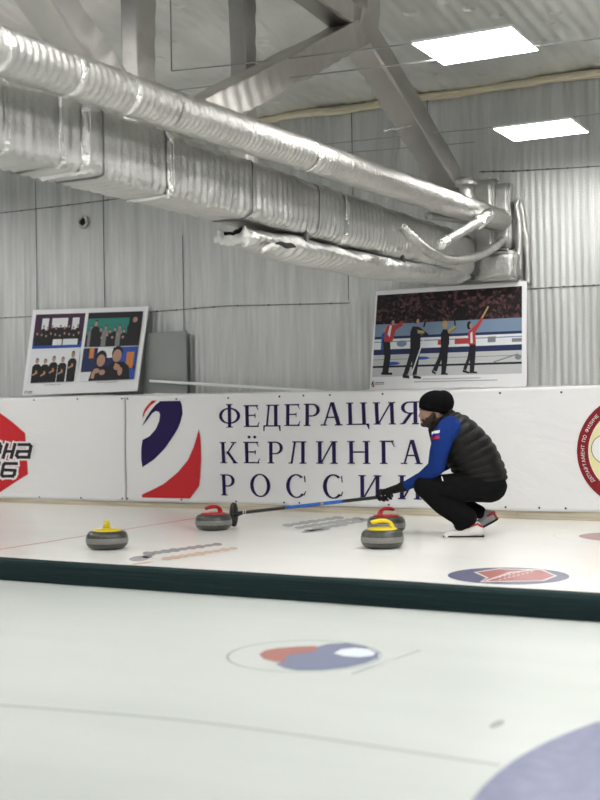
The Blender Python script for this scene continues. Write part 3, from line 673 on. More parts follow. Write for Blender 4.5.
# flag on the near sleeve, laid on the cloth
bvm = bmesh.new(); bvm.from_mesh(slv.data); bvh = BVHTree.FromBMesh(bvm); bvm.free()
def on_sleeve(px, py):
    o_ = L(px, py, .6)-base; hit = bvh.ray_cast(o_, -PT); 
    return (hit[0] + hit[1]*.0022 + base) if hit[0] else L(px, py, .3)
b = bmesh.new(); c4 = [(434.9, 430.4), (442.6, 428.9), (442.2, 437.2), (434.3, 438.4)]; nu, nv = 10, 12; g = []
for j in range(nv+1):
    g.append([])
    for i in range(nu+1):
        u, v = i/nu, j/nv; x = (c4[0][0]*(1-u)+c4[1][0]*u)*(1-v)+(c4[3][0]*(1-u)+c4[2][0]*u)*v; y = (c4[0][1]*(1-u)+c4[1][1]*u)*(1-v)+(c4[3][1]*(1-u)+c4[2][1]*u)*v
        g[-1].append(b.verts.new(on_sleeve(x, y)))
for j in range(nv):
    for i in range(nu): b.faces.new((g[j][i], g[j][i+1], g[j+1][i+1], g[j+1][i])).material_index = j*3//nv
bb = obj('flag_patch', b, [M_fwhite, M_fblue, M_fred], slv); bb['label'] = 'white, blue and red flag patch'
# shoes
sh = blob('shoe', [((449, 533.4, .13), (458, 532.4, .13), .030, .036), ((458, 532.2, .13), (470, 529.5, .13), .036, .043), ((470, 529.5, .13), (478.5, 528.5, .13), .043, .040), ((466, 527, .13), (476, 524.5, .13), .040, .038)], [((447.6, 534.0, .13), (.030, .040, .020)), ((479, 530.5, .13), (.034, .036, .032))], .005, 4, M_shoe)
def sole(pts, wid, th, mats, par):
    b = bmesh.new(); lo = []; hi = []
    for (px, py, w) in pts:
        for side in (1, -1): pass
    n = len(pts); ring_l = [L(px, py, w0+w) for px, py, w, w0 in pts] + [L(px, py, w0-w) for px, py, w, w0 in reversed(pts)]
    return ring_l
def sole_part(pts, th, par):
    up = [L(px, py-th, w0+w) for px, py, w, w0 in pts] + [L(px, py-th, w0-w) for px, py, w, w0 in reversed(pts)]
    dn = [L(px, py, w0+w) for px, py, w, w0 in pts] + [L(px, py, w0-w) for px, py, w, w0 in reversed(pts)]
    b = bmesh.new(); U = [b.verts.new(p) for p in up]; D = [b.verts.new(p) for p in dn]; b.faces.new(U); b.faces.new(D[::-1])
    for i in range(len(U)): b.faces.new((U[i], D[i], D[(i+1) % len(U)], U[(i+1) % len(U)]))
    return obj('sole', b, M_sole, par)
sole_part([(443.6, 535, .018, .13), (446, 535, .034, .13), (454, 535, .042, .13), (466, 535, .034, .13), (476, 535, .034, .13), (482, 535, .028, .13), (484, 535, .012, .13)], 1.6, sh)
b = bmesh.new(); hull_cone(b, L(481.4, 524.6, .145), L(477.5, 521.8, .162), .010, .009); hull_cone(b, L(477.5, 521.8, .162), L(471, 524.2, .170), .008, .006); obj('heel_tab', b, M_shoered, sh, True)
sh2 = blob('shoe', [((470, 532.0, -.12), (478, 527.2, -.12), .026, .036), ((478, 527.2, -.12), (487.5, 520.5, -.12), .037, .040), ((487.5, 520.5, -.12), (492.5, 519.5, -.12), .040, .034), ((486, 515.5, -.12), (491, 516, -.12), .036, .032)], [((493.0, 520.2, -.12), (.024, .034, .034))], .005, 4, M_shoeg)
sole_part([(464, 534.6, .02, -.12), (470, 534.9, .04, -.12), (476, 533.8, .042, -.12), (484, 529.0, .036, -.12), (492, 524.8, .034, -.12), (497.6, 521.6, .026, -.12), (498.6, 520.8, .012, -.12)], 2.2, sh2)
b = bmesh.new(); hull_cone(b, L(494.0, 513.6, -.092), L(488, 517.2, -.080), .010, .008); hull_cone(b, L(494.4, 513.4, -.092), L(496.4, 518, -.098), .009, .008); obj('heel_tab', b, M_shoered, sh2, True)

# ------------------------------------------------------------------ broom
bh = atZ(234.2, 526.8, 0); g0 = atY(237.5, 513.2, bh.y+.02); g1 = L(393.5, 495.0, .030)
broom = empty('curling_broom', V((bh.x, bh.y, 0)), 'curling broom with a blue and black shaft reaching from the glove to the red stone', 'broom')
ax = (g1-g0).normalized(); Lb = (g1-g0).length
for nm, t0, t1, r, m in (('shaft_grip', .70, 1.0, .0135, M_shaft), ('shaft_middle', .33, .70, .0137, M_shaftblue), ('shaft_end', .02, .33, .0135, M_shaft)):
    b = bmesh.new(); sweep(b, lerp_path(g0+ax*Lb*t0, g0+ax*Lb*t1, 8), r, 14); obj(nm, b, m, broom, True)
for t in (.045, .06):
    b = bmesh.new(); sweep(b, lerp_path(g0+ax*Lb*t, g0+ax*(Lb*t+.006), 1), .0145, 14); obj('white_band', b, M_pwhite, broom, True)
b = bmesh.new(); sweep(b, lerp_path(g0+ax*Lb*.56, g0+ax*(Lb*.56+.03), 1), .0143, 14); obj('silver_label', b, M_gpad, broom, True)
pc = V((bh.x, bh.y, .0985)); fx = V((-ax.x, -ax.y, 0)).normalized(); fz = V((.10, .0, 1)).normalized(); fz = (fz-fx*fz.dot(fx)).normalized(); fy = fx.cross(fz)
b = bmesh.new(); sweep(b, [pc+fx*.026, pc+fx*.022, pc+fx*.004], lambda i, t: (0, 0), 3) if False else None
def padring(off, a_, b_): return [pc+fx*off+fz*(a_*math.sin(2*PI*k/32))+fy*(b_*math.cos(2*PI*k/32)) for k in range(32)]
def stack(b, rs):
    R_ = [[b.verts.new(p) for p in r] for r in rs]
    for r, s_ in zip(R_, R_[1:]):
        for k in range(32): b.faces.new((r[k], r[(k+1) % 32], s_[(k+1) % 32], s_[k]))
    b.faces.new(R_[0]); b.faces.new(R_[-1])
stack(b, [padring(.0, .096, .040), padring(.010, .097, .042), padring(.019, .092, .037)]); obj('pad', b, M_brown, broom, True)
b = bmesh.new(); stack(b, [padring(-.018, .070, .026), padring(-.013, .094, .038), padring(-.001, .097, .042)]); obj('head_plate', b, M_black, broom, True)
b = bmesh.new(); hull_cone(b, pc-fx*.015, g0+ax*.05, .022, .0155); obj('ferrule', b, M_shaft, broom, True)

# ------------------------------------------------------------------ ducts
def ripple(i, a, step, amp, seed): return amp*math.sin(i*step) + .003*fbm((i*.05, math.cos(a)*2, math.sin(a)*2+seed), 1) + .0032*fbm((i*.45, math.cos(a)*2.5, math.sin(a)*2.5+seed), 1.3)
root = empty('round_duct', (-3.293, 6.5, 2.4), 'slim round foil duct with tape rings, in front of the flat duct', 'air duct')
A0, A1 = V((-3.293, 1.8, 2.352)), V((-3.293, 9.93, 2.508)); N = 760
P = lerp_path(A0, A1, N)
P = [p + V((.008*fbm((p.y, 0, 0), .8), 0, .010*fbm((p.y, 4, 0), .9))) for p in P]
b = bmesh.new(); sweep(b, P, lambda i, a: .094+ripple(i, a, 1.5, .0045, 1), 26); obj('foil_sleeve', b, M_duct, root, True)
def yof(px, py, X): return atX(px, py, X).y
for px, py in ((8, 62), (82, 82), (136, 102), (183, 116), (228, 132), (318, 168)):
    i = int((yof(px, py, -3.22)-A0.y)/(A1.y-A0.y)*N); i = max(3, min(N-6, i)); b = bmesh.new()
    sweep(b, P[i-2:i+3], lambda k, a: (.094 if k in (0, 4) else .0985)+.003*fbm((k*.7, math.cos(a)*4, math.sin(a)*4+px), 1.5), 26, caps=False)
    obj('tape_ring', b, M_duct if px in (183, 228) else M_tape, root, True)

# flat duct: rounded box section wrapped in foil
BX0, BX1 = -3.80, -3.50
def box_sec(hw, hh, rr, n=56):
    out = []
    for k in range(n):
        a = 2*PI*k/n; c, s = math.cos(a), math.sin(a); p = .22 if rr < .1 else .5
        out.append((hw*math.copysign(abs(c)**p, c), hh*math.copysign(abs(s)**p, s)))
    return out
root = empty('flat_duct', (-3.65, 6.5, 2.2), 'broad foil-wrapped flat duct hanging above the back boards under the slim round duct', 'air duct')
N = 620; B0, B1 = V((-3.65, 1.8, 2.228)), V((-3.65, 9.74, 2.22)); P = lerp_path(B0, B1, N)
S1 = box_sec(.15, .166, .05); S2 = box_sec(.168, .172, .2)
def brad(i, a, ex=0):
    k = int(round(a/(2*PI)*56)) % 56; t = min(1, max(0, (i/N-.42)/.35)); y = P[i].y if i < len(P) else B1.y
    x, z = (S1[k][0]*(1-t)+S2[k][0]*t, S1[k][1]*(1-t)+S2[k][1]*t)
    low = max(0, -math.sin(a)); d = (.0006+.006*low+.0045*t)*math.sin(i*1.25+.9*fbm((i*.05, a, 0), 1)) + .008*fbm((i*.05, math.cos(a)*1.5, math.sin(a)*1.5), 1) + .005*fbm((i*.3, math.cos(a)*2, math.sin(a)*2), 1)
    s = 1+(d+ex)/.15; return (x*s, z*s)
b = bmesh.new(); sweep(b, P, lambda i, a: brad(i, a), 56); obj('foil_wrap', b, M_wrap, root, True)
for px, py, hw_, mt in ((7, 120, 1, M_tape), (63, 130, 1, M_tape), (86, 138, 2, M_tape), (103, 140, 0, M_seam), (166, 155, 0, M_seam), (171, 160, 2, M_tape), (252, 185, 0, M_seam), (318, 210, 0, M_seam), (347, 222, 2, M_tape)):
    i = int((yof(px, py, -3.5)-B0.y)/(B1.y-B0.y)*N); b = bmesh.new(); seg = P[i-hw_:i+hw_+2]
    sweep(b, seg, lambda k, a: brad(i-hw_+k, a, (.0015+.010*fbm((k*.8+px, math.cos(a)*3, math.sin(a)*3), 1.6)) if mt is M_tape else .002), 56, caps=False)
    obj('tape_band' if mt is M_tape else 'wrap_seam', b, mt, root, True)

# torn lower duct
root = empty('torn_duct', (-3.66, 7, 1.98), 'crumpled foil duct with a torn open end, slung below the flat duct', 'air duct')
N = 260; E0, E1 = V((-3.66, 6.12, 1.968)), V((-3.66, 9.66, 2.05)); P = catmull([E0, V((-3.66, 7.2, 1.962)), V((-3.66, 8.4, 1.985)), E1], 110)
def erad(i, a, ex=0):
    t = i/len(P); g = min(1, .55+t*2.2); hw, hh = .155*g, .078*min(1, .45+t*3)
    d = .010*math.sin(i*.9+fbm((i*.05, a, 0), 1))*max(.1, .4-math.sin(a)) + .016*fbm((i*.04, math.cos(a)*1.6, math.sin(a)*1.6), 1) + .008*fbm((i*.2, math.cos(a)*2, math.sin(a)*2), 1)
    if i < 14: d += (.035*fbm((3, math.cos(a)*3, math.sin(a)*3), 1.2)+.012)*(1-i/14)
    return (math.cos(a)*(hw+d+ex), math.sin(a)*(hh+d*.7+ex))
b = bmesh.new(); sweep(b, P, erad, 44, caps=False); obj('foil_wrap', b, M_wrap, root, True)
b = bmesh.new(); sweep(b, P[2:14], lambda i, a: tuple(.9*q for q in erad(i+2, a)), 40); obj('hollow', b, M_dark, root, True)
b = bmesh.new()
for k in range(44):
    a = 2*PI*k/44; c, s = erad(0, a); p = P[0]+V((-c, 0, s)); jut = .05+.05*fbm((math.cos(a)*2, math.sin(a)*2, 1), 1.5)
    if math.sin(a) < .75: bmesh.ops.create_icosphere(b, subdivisions=2, radius=.013+.009*random.random(), matrix=Matrix.Translation(p+V((random.uniform(-.01, .01), -jut*random.uniform(0, .9), random.uniform(-.012, .012)))))
for k in range(26):
    bmesh.ops.create_icosphere(b, subdivisions=2, radius=.015+.01*random.random(), matrix=Matrix.Translation(P[0]+V((random.uniform(-.09, .09), random.uniform(-.08, .02), random.uniform(-.045, -.015)))))
tmp = b
o = bake('torn_insulation', tmp, [('REMESH', dict(mode='VOXEL', voxel_size=.009, use_smooth_shade=True)), ('SMOOTH', dict(iterations=2, factor=.5))], M_fibre, root); o['label'] = 'white fibre wadding spilling from the torn end'
# loose flap of wadding further along
b = bmesh.new()
for k in range(34):
    t = k/33; q = atX(262+t*52, 250-6*math.sin(t*PI)+t*-3, -3.56)
    bmesh.ops.create_icosphere(b, subdivisions=2, radius=.016+.010*random.random(), matrix=Matrix.Translation(q+V((0, 0, random.uniform(-.012, .008)))))
bake('torn_insulation', b, [('REMESH', dict(mode='VOXEL', voxel_size=.009, use_smooth_shade=True)), ('SMOOTH', dict(iterations=2, factor=.5))], M_fibre, root)
b = bmesh.new(); ell(b, atX(286, 245, -3.50), (V((0, 1, 0)), V((1, 0, 0)), V((0, 0, 1))), (.13, .012, .016))
for v in b.verts: v.co += V((0, 0, .012*fbm(v.co, 12)))
obj('tear', b, M_dark, root, True)

for yy in (6.75, 8.3):
    for dx in (-.13, .13):
        b = bmesh.new(); box(b, (-3.66+dx-.012, yy, 1.95), (-3.66+dx+.012, yy+.03, 2.075)); obj('strap', b, M_seam, root)
# things where the ducts meet the wall
def wbox(name, x0, y0, x1, y1, Y0, Y1, m, label, cat, bev=.02):
    p, q = atY(x0, y1, Y0), atY(x1, y0, Y0); b = bmesh.new(); box(b, (p.x, Y0, p.z), (q.x, Y1, q.z), bev)
    bmesh.ops.subdivide_edges(b, edges=b.edges[:], cuts=5, use_grid_fill=True)
    for v in b.verts: v.co += V((fbm(v.co, 7), fbm(v.co+V((5, 0, 0)), 7)*.5, fbm(v.co+V((0, 9, 0)), 7)))*.012
    return tag(obj(name, b, m, smooth=True), label, cat)
wbox('wall_post', 473, 176, 492, 258, 9.80, 9.99, M_wrap, 'foil-wrapped post against the wall behind the slim duct end', 'post')
wbox('wall_post', 493, 180, 509, 250, 9.86, 9.99, M_wrap, 'narrower foil-wrapped post beside the duct end on the wall', 'post')
wbox('duct_outlet_box', 474, 250, 515, 282, 9.78, 9.985, M_wrap, 'foil-wrapped box on the wall just above the big photo board', 'box')
b = bmesh.new(); P = catmull([wp(521, 284)+V((0, -.05, 0)), wp(521, 250)+V((0, -.05, 0)), wp(521, 222)+V((0, -.05, 0)), wp(519, 208)+V((0, -.06, 0)), wp(521, 200)+V((0, -.05, 0))], 10)
sweep(b, P, lambda i, a: .036-.0004*i+.008*fbm((i*.2, math.cos(a)*2, math.sin(a)*2), 1), 16)
tag(obj('wall_pipe', b, M_wrap, smooth=True), 'upright foil-wrapped pipe on the wall beside the duct ends', 'pipe')
b = bmesh.new(); P = catmull([wp(529, 284)+V((0, -.02, 0)), wp(528, 250)+V((0, -.025, 0)), wp(525, 222)+V((0, -.03, 0)), wp(521.5, 203)+V((0, -.03, 0))], 10)
sweep(b, P, lambda i, a: .03-.0003*i+.008*fbm((i*.2, math.cos(a)*2, math.sin(a)*2+4), 1), 14)
tag(obj('wall_flap', b, M_wrap, smooth=True), 'folded foil flap bulging from the wall right of the upright pipe', 'flap')
hc_ = atY(466, 186, 9.55); b = bmesh.new(); lathe(b, [(0, .075), (.05, .07), (.09, .045), (.1, .015), (.09, -.005), (.06, -.012), (.058, -.05), (.07, -.09), (.07, -.2), (0, -.2)], 24, 0, hc_)
for v in b.verts: v.co += V((fbm(v.co, 14), fbm(v.co+V((3, 0, 0)), 14), fbm(v.co+V((0, 3, 0)), 14)))*.010
tag(obj('vent_cap', b, M_duct, smooth=True), 'foil-covered mushroom vent cap above the round duct near the wall', 'vent')
hp = [atX(401, 226, -3.40), atX(413, 238, -3.33), atX(428, 251, -3.30), atX(450, 260, -3.28), atX(475, 257, -3.28), atX(496, 246, -3.27), atX(509, 234, -3.26)]
b = bmesh.new(); P = catmull(hp, 16); sweep(b, P, lambda i, a: .034+.003*math.sin(i*1.6)+.004*fbm((i*.2, math.cos(a)*2, math.sin(a)*2), 1), 16)
tag(obj('flexible_hose', b, M_duct, smooth=True), 'thin foil hose sagging from the flat duct to the wall', 'hose')
b = bmesh.new(); P = lerp_path(atX(441, 244, -3.168), atX(484, 219, -3.168), 30); sweep(b, P, lambda i, a: .034+.004*fbm((i*.4, math.cos(a)*2, math.sin(a)*2), 1.2), 16)
r2 = empty('branch_pipe', P[0], 'short slanting foil pipe taped to the round duct near the wall', 'pipe'); obj('foil_sleeve', b, M_duct, r2, True)
b = bmesh.new(); P2 = lerp_path(atX(478, 223, -3.168), atX(490, 214, -3.168), 10); sweep(b, P2, lambda i, a: .052+.012*fbm((i*.5, math.cos(a)*3, math.sin(a)*3), 1.5), 16); obj('tape_knot', b, M_tape, r2, True)
b = bmesh.new(); P2 = lerp_path(atX(440, 244.6, -3.168), atX(447, 240.4, -3.168), 6); sweep(b, P2, lambda i, a: .040+.006*fbm((i*.5, math.cos(a)*3, math.sin(a)*3), 1.5), 16); obj('tape_ring', b, M_tape, r2, True)
b = bmesh.new(); P2 = lerp_path(atX(428, 216, -3.43), atX(480, 222, -3.43), 20); sweep(b, P2, lambda i, a: .03+.004*fbm((i*.4, math.cos(a)*2, math.sin(a)*2), 1.2), 14)
tag(obj('stub_pipe', b, M_wrap, smooth=True), 'thin foil pipe lying between the round duct and the flat duct', 'pipe')
wbox('bracket_board', 430, 274, 470, 281.5, 9.78, 9.95, M_wrap, 'foil-covered bracket board under the ducts above the big photo board', 'bracket', .01)

# ------------------------------------------------------------------ roof truss
TX = -3.65
root = empty('roof_truss', (TX, 7.7, 3.6), 'foil-wrapped roof truss of thick slanting braces below the ceiling', 'truss')
def member(name, a, b, w, d, seed, lab=None):
    n = max(10, int((b-a).length/.03)); P = lerp_path(a, b, n); sec = box_sec(w/2, d/2, .05, 40); bb = bmesh.new()
    def rf(i, an):
        k = int(round(an/(2*PI)*40)) % 40; x, z = sec[k]; dd = .012*fbm((i*.06, math.cos(an)*1.5, math.sin(an)*1.5+seed), 1)+(.006 if seed == 1 and .12*n < i < .62*n else .004)*math.sin(i*1.3)*max(.05, math.cos(an))
        s = 1+dd/(w/2); return (x*s, z*s)
    sweep(bb, P, rf, 40); return obj(name, bb, M_truss, root, True)
Nn = atX(356, 28, TX)
member('brace', Nn+V((0, -.12, .05)), atX(462, 203, TX), .22, .20, 1)
member('brace', Nn+V((0, .02, -.02)), atX(190, 120, TX), .20, .19, 2)
b0, b1 = atX(108, 88, TX), atX(46, 0, TX); member('brace', b0, b0+(b1-b0)*3.6, .20, .16, 3)
member('top_chord', Nn+V((0, .05, .02)), V((TX, 4.6, Nn.z+.15)), .18, .16, 4)
member('post', Nn+V((0, .08, -.02)), V((TX, Nn.y+.12, ceil_z(TX, Nn.y)+.0)), .2, .2, 5)
for px, wd in ((139, .185), (243, .15)):
    t = atX(px, 60, -3.99); member('hanger', V((t.x, t.y, ceil_z(t.x, t.y))), V((t.x, t.y, 2.32)), wd, .12, px)
b = bmesh.new(); i0 = atX(397, 127, TX+.0); dirc = (atX(462, 203, TX)-Nn).normalized()
# bright scrap of tape on the long brace
P2 = lerp_path(atX(385, 130, TX+.125), atX(411, 126.5, TX+.125), 24); sweep(b, P2, lambda i, a: ((.012+.007*fbm((i*.5, math.cos(a)*2, 3), 1.5))*math.cos(a), (.012+.008*fbm((i*.6, math.sin(a)*2, 1), 1.5))*math.sin(a)), 12)
obj('tape_scrap', b, M_tape, root, True)

# ------------------------------------------------------------------ lights on their cables
PZ = 3.0
def panel(c, label, g='square light panels over the ice'):
    root = empty('light_panel', c, label, 'light panel', g)
    b = bmesh.new(); x, y = .295, .25
    for lo, hi in (((-x, -y, 0), (x, -y+.008, .016)), ((-x, y-.008, 0), (x, y, .016)), ((-x, -y+.008, 0), (-x+.008, y-.008, .016)), ((x-.008, -y+.008, 0), (x, y-.008, .016)), ((-x+.008, -y+.008, .010), (x-.008, y-.008, .016))): box(b, V(lo)+c, V(hi)+c)
    obj('frame', b, M_white, root)
    b = bmesh.new(); box(b, V((-x+.007, -y+.007, -.002))+c, V((x-.007, y-.007, .0095))+c); obj('diffuser', b, M_led, root)
    return root
pn = panel(V((-2.33, 6.60, PZ)), 'bright square light panel hanging nearer, highest in view')
pA = pn
pB = copy_tree(pn); pB.location = (-2.63, 8.88, PZ); pB['label'] = 'bright square light panel hanging lower in view, close to the foil wall'
k = 0
for X in (-.3, 1.5):  # unseen panel copies added out of view to light the rink
    for Y in (3.6, 4.9, 6.2):
        c = copy_tree(pn); c.location = (X, Y, PZ); c['label'] = 'unseen copy of the square light panel, added to light the rink'
for X, Y in ((-2.3, 1.9), (-2.3, 3.8), (-4.6, 3.9), (-6.0, 2.6), (-7.4, 4.2), (-9.2, 5.2), (-8.6, 7.2), (-10.2, 8.2)):  # more unseen copies, added to spread the light evenly
    c = copy_tree(pn); c.location = (X, Y, PZ+.25); c['label'] = 'unseen copy of the square light panel, added to light the rink'
def cable(pts, label, r=.0045):
    P = catmull(pts, 10); b = bmesh.new(); sweep(b, P, r, 8); return tag(obj('suspension_cable', b, M_cable, smooth=True), label, 'cable', 'thin cables under the ceiling')
def cz(x, y, Y): return atY(x, y, Y)
Yc = 6.60
cable([cz(172, 71, Yc), cz(240, 64, Yc), cz(300, 57, Yc), cz(409, 44.2, Yc)], 'thin cable running level from the hanging wire to the higher light panel')
cable([cz(100, 100, 6.62), cz(200, 87.5, 6.62), cz(320, 74, 6.62), cz(452, 58, 6.62), cz(537, 46, 6.62), cz(640, 34, 6.62)], 'long thin cable passing the higher light panel and the long brace')
cable([cz(225, 158, 8.88), cz(310, 146, 8.88), cz(430, 133.5, 8.88), cz(490, 127.5, 8.88), cz(580, 116, 8.88), cz(650, 108, 8.88)], 'long thin cable carrying the lower light panel')
cable([cz(260, 160, 9.5), cz(355, 152, 9.5), cz(435, 145.5, 9.5), cz(475, 142, 9.5)], 'short thin cable in front of the foil wall below another cable')
a = cz(171.5, 71, Yc); cable([a, a+V((0, 0, .4)), V((a.x, a.y, ceil_z(a.x, a.y)))], 'thin wire hanging straight down from the ceiling between two foil hangers')
# ------------------------------------------------------------------ vent on the wall
p = wp(84, 222); root = empty('wall_vent', V((p.x, WF-.01, p.z)), 'small round vent with a dark opening high on the foil wall', 'vent')
b = bmesh.new(); ring = [V((p.x+.055*math.cos(k*PI/12), WF-.02, p.z+.055*math.sin(k*PI/12))) for k in range(24)]; sweep(b, ring+[ring[0]], lambda i, a: .018+.006*fbm((i*.6, a, 0), 1), 8, caps=False); obj('rim', b, M_wrap, root, True)
b = bmesh.new(); q = [V((p.x+.05*math.cos(k*PI/12), WF-.016, p.z+.05*math.sin(k*PI/12))) for k in range(24)]; poly(b, q); r_ = bmesh.ops.extrude_face_region(b, geom=b.faces[:]); bmesh.ops.translate(b, verts=[g for g in r_['geom'] if isinstance(g, bmesh.types.BMVert)], vec=(0, .012, 0)); obj('opening', b, M_dark, root)

# ------------------------------------------------------------------ photo boards on the ledge
def photo_board(corners, Yb, lean, label):
    """corners TL TR BR BL in the photograph; bottom edge on the ledge at depth Yb, top leaning back"""
    TL, TR, BR, BL = corners; bl, br = atY(*BL, Yb), atY(*BR, Yb); tl = atY(*TL, Yb+lean); pn_ = (br-bl).cross(tl-bl); q_ = ray(*TR); tr = CC + q_*((bl-CC).dot(pn_)/q_.dot(pn_))
    root = empty('photo_board', (bl+br)/2, label, 'photo board')
    nrm = (br-bl).cross(tl-bl).normalized()
    if nrm.y > 0: nrm = -nrm
    def uv(u, v, d=0): return (tl*(1-u)+tr*u)*(1-v)+(bl*(1-u)+br*u)*v + nrm*d
    b = bmesh.new(); F = [b.verts.new(uv(u, v)) for u, v in ((0, 0), (1, 0), (1, 1), (0, 1))]; K = [b.verts.new(uv(u, v, -.012)) for u, v in ((0, 0), (1, 0), (1, 1), (0, 1))]
    b.faces.new(F); b.faces.new(K[::-1])
    for i in range(4): b.faces.new((F[i], K[i], K[(i+1) % 4], F[(i+1) % 4]))
    obj('panel', b, M_pwhite2, root); return root, uv
M_pwhite2 = mat('print_board_white', (.74, .74, .75), .4)
def pm(name, c): return mat(name, c, .55, 0, .25)
def pnoise(name, c1, c2, scale, lo=.45, hi=.6):
    m = pm(name, c1); v = nd(m, 'ShaderNodeTexVoronoi'); v.inputs['Scale'].default_value = scale; tc = nd(m, 'ShaderNodeTexCoord'); ln(m, tc.outputs['Object'], v.inputs['Vector'])
    sp = nd(m, 'ShaderNodeSeparateColor'); ln(m, v.outputs['Color'], sp.inputs[0]); c = ramp(m, sp.outputs[0], [(lo, c1), (hi, c2)]); ln(m, c, bsdf(m).inputs['Base Color']); return m
K_crowd = pnoise('photo_crowd', (.012, .008, .010), (.10, .045, .045), 42, .5, .95)
K_blue = pm('photo_pale_blue', (.17, .24, .34)); K_dblue = pm('photo_dark_blue', (.02, .03, .09)); K_ice = pm('photo_ice', (.48, .49, .50)); K_white = pm('photo_white', (.66, .68, .70))
K_red = pm('photo_red', (.42, .05, .05)); K_blk = pm('photo_black', (.016, .016, .02)); K_skin = pm('photo_skin', (.40, .24, .18)); K_blond = pm('photo_blond', (.42, .30, .12)); K_teal = pm('photo_teal', (.03, .20, .17))
K_orange = pm('photo_orange', (.55, .20, .05)); K_bright = pm('photo_bright_blue', (.03, .08, .35)); K_grey = pm('photo_grey', (.2, .2, .22)); K_mag = pm('photo_plum', (.05, .02, .05)); K_jblue = pm('photo_jacket_blue', (.03, .08, .33))
K = [K_crowd, K_blue, K_dblue, K_ice, K_white, K_red, K_blk, K_skin, K_blond, K_teal, K_orange, K_bright, K_grey, K_mag, K_jblue]
kc, kb, kd, ki, kw, kr, kk, ks, ky, kt, ko, kB, kg, km, kj = range(15)
class Pic:
    def __init__(s, uv): s.b = bmesh.new(); s.uv = uv; s.d = .0006
    def p(s, pts, k, up=True):
        if up: s.d += .00008
        poly(s.b, [s.uv(u, v, s.d) for u, v in pts], k)
    def rect(s, u0, v0, u1, v1, k): s.p([(u0, v0), (u1, v0), (u1, v1), (u0, v1)], k)
    def oval(s, u, v, ru, rv, k, n=16): s.p([(u+ru*math.cos(2*PI*i/n), v+rv*math.sin(2*PI*i/n)) for i in range(n)], k)
    def line(s, u0, v0, u1, v1, w, k, asp=1.8):
        dx, dy = (u1-u0)*asp, v1-v0; d = math.hypot(dx, dy); nx, ny = -dy/d*w/2, dx/d*w/2
        s.p([(u0+nx/asp, v0+ny), (u1+nx/asp, v1+ny), (u1-nx/asp, v1-ny), (u0-nx/asp, v0-ny)], k)
    def done(s, name, root): return obj(name, s.b, K, root, sub='keep')
root, uv = photo_board([(33, 310), (148.5, 306.5), (137, 391), (22, 395.5)], WB+.06, .11, 'white board with four team photographs, leaning on the wall ledge')
pc_ = Pic(uv)
def figure(p, u, v0, v1, k, head=ks, w=.022, hair=kk):
    H = v1-v0; p.p([(u-w, v1), (u-w*1.05, v0+H*.34), (u-w*.5, v0+H*.24), (u+w*.5, v0+H*.24), (u+w*1.05, v0+H*.34), (u+w, v1)], k)
    p.oval(u, v0+H*.11, w*.42, H*.115, hair); p.oval(u, v0+H*.135, w*.36, H*.095, head)
# four pictures
x0, x1, x2, x3, y0, y1, y2, y3 = .035, .475, .505, .965, .055, .46, .475, .86
pc_.rect(x0, y0, x1, y1, km); pc_.rect(x0, y0+.33, x1, y1, kB); pc_.rect(.10, y0+.05, .16, y0+.22, kw); pc_.rect(.19, y0+.05, .33, y0+.16, kw); pc_.rect(.37, y0+.05, .43, y0+.22, kw)
for i in range(9): figure(pc_, .12+i*.038, y0+.13+.02*(i % 2), y0+.30, kk, w=.019)
for i in range(10): figure(pc_, .07+i*.041, y0+.21+.015*(i % 3), y0+.37, kk, w=.020)
pc_.rect(.22, y0+.30, .30, y0+.37, kw); pc_.rect(.31, y0+.30, .44, y0+.37, kw)
pc_.rect(x2, y0, x3, y1, kk); pc_.rect(x2, y0+.07, .86, y0+.26, kt)
for i in range(8):
    u, v = .55+i*.040, y0+.15+.05*((i*5) % 3)/2; figure(pc_, u, v, y1, kk if i % 3 else kg, w=.026)
for i in range(6): pc_.oval(.60+i*.045, y0+.27+.03*(i % 2), .010, .016, ks)
figure(pc_, .91, y0+.05, y1, kk, w=.055); figure(pc_, .585, y0+.09, y1, kk, w=.035)
pc_.rect(x0, y2, x1, y3, kw)
for i, (u, v) in enumerate(((.105, .57), (.18, .58), (.255, .55), (.335, .565), (.42, .50))):
    figure(pc_, u, v, y3, kk, w=.037); pc_.line(u-.03, v+.2, u+.012, v+.17, .02, ks); pc_.rect(u-.006, v+.145, u+.008, v+.17, ko)
pc_.rect(x2, y2, x3, y3, kd); pc_.rect(.56, y2, .60, y2+.12, ko); pc_.rect(.63, y2, .76, y2+.12, kw); pc_.rect(.82, y2, .96, y2+.22, kB); pc_.rect(.88, y2+.06, .94, y2+.25, ko); pc_.rect(x2, y2+.28, .62, y3, kw); pc_.rect(.86, y2+.26, x3, y3, kB)
pc_.p([(.58, y3), (.60, .74), (.64, .69), (.72, .69), (.76, .76), (.77, y3)], kk); pc_.oval(.668, .60, .048, .095, kk); pc_.oval(.668, .625, .036, .072, ks)
pc_.p([(.73, y3), (.735, .69), (.77, .65), (.86, .65), (.91, .70), (.93, y3)], kk); pc_.oval(.80, .545, .046, .085, kk); pc_.oval(.80, .575, .038, .075, ks)
pc_.oval(.64, .745, .028, .03, ks); pc_.oval(.69, .765, .026, .032, ks); pc_.oval(.81, .71, .028, .035, ks); pc_.oval(.84, .76, .02, .05, ks); pc_.oval(.80, .68, .012, .02, ko); pc_.line(.60, .79, .63, .80, .08, ks)
for i in range(16): pc_.rect(.20+i*.009, .885, .206+i*.009, .893, kg)
for i in range(20): pc_.rect(.66+i*.0088, .88, .666+i*.0088, .888, kg)
pc_.rect(.03, .955, .035, .985, kr); pc_.rect(.037, .945, .043, .97, kB); pc_.rect(.05, .955, .10, .965, kg); pc_.rect(.05, .972, .10, .98, kg)
pc_.done('printed_picture', root)
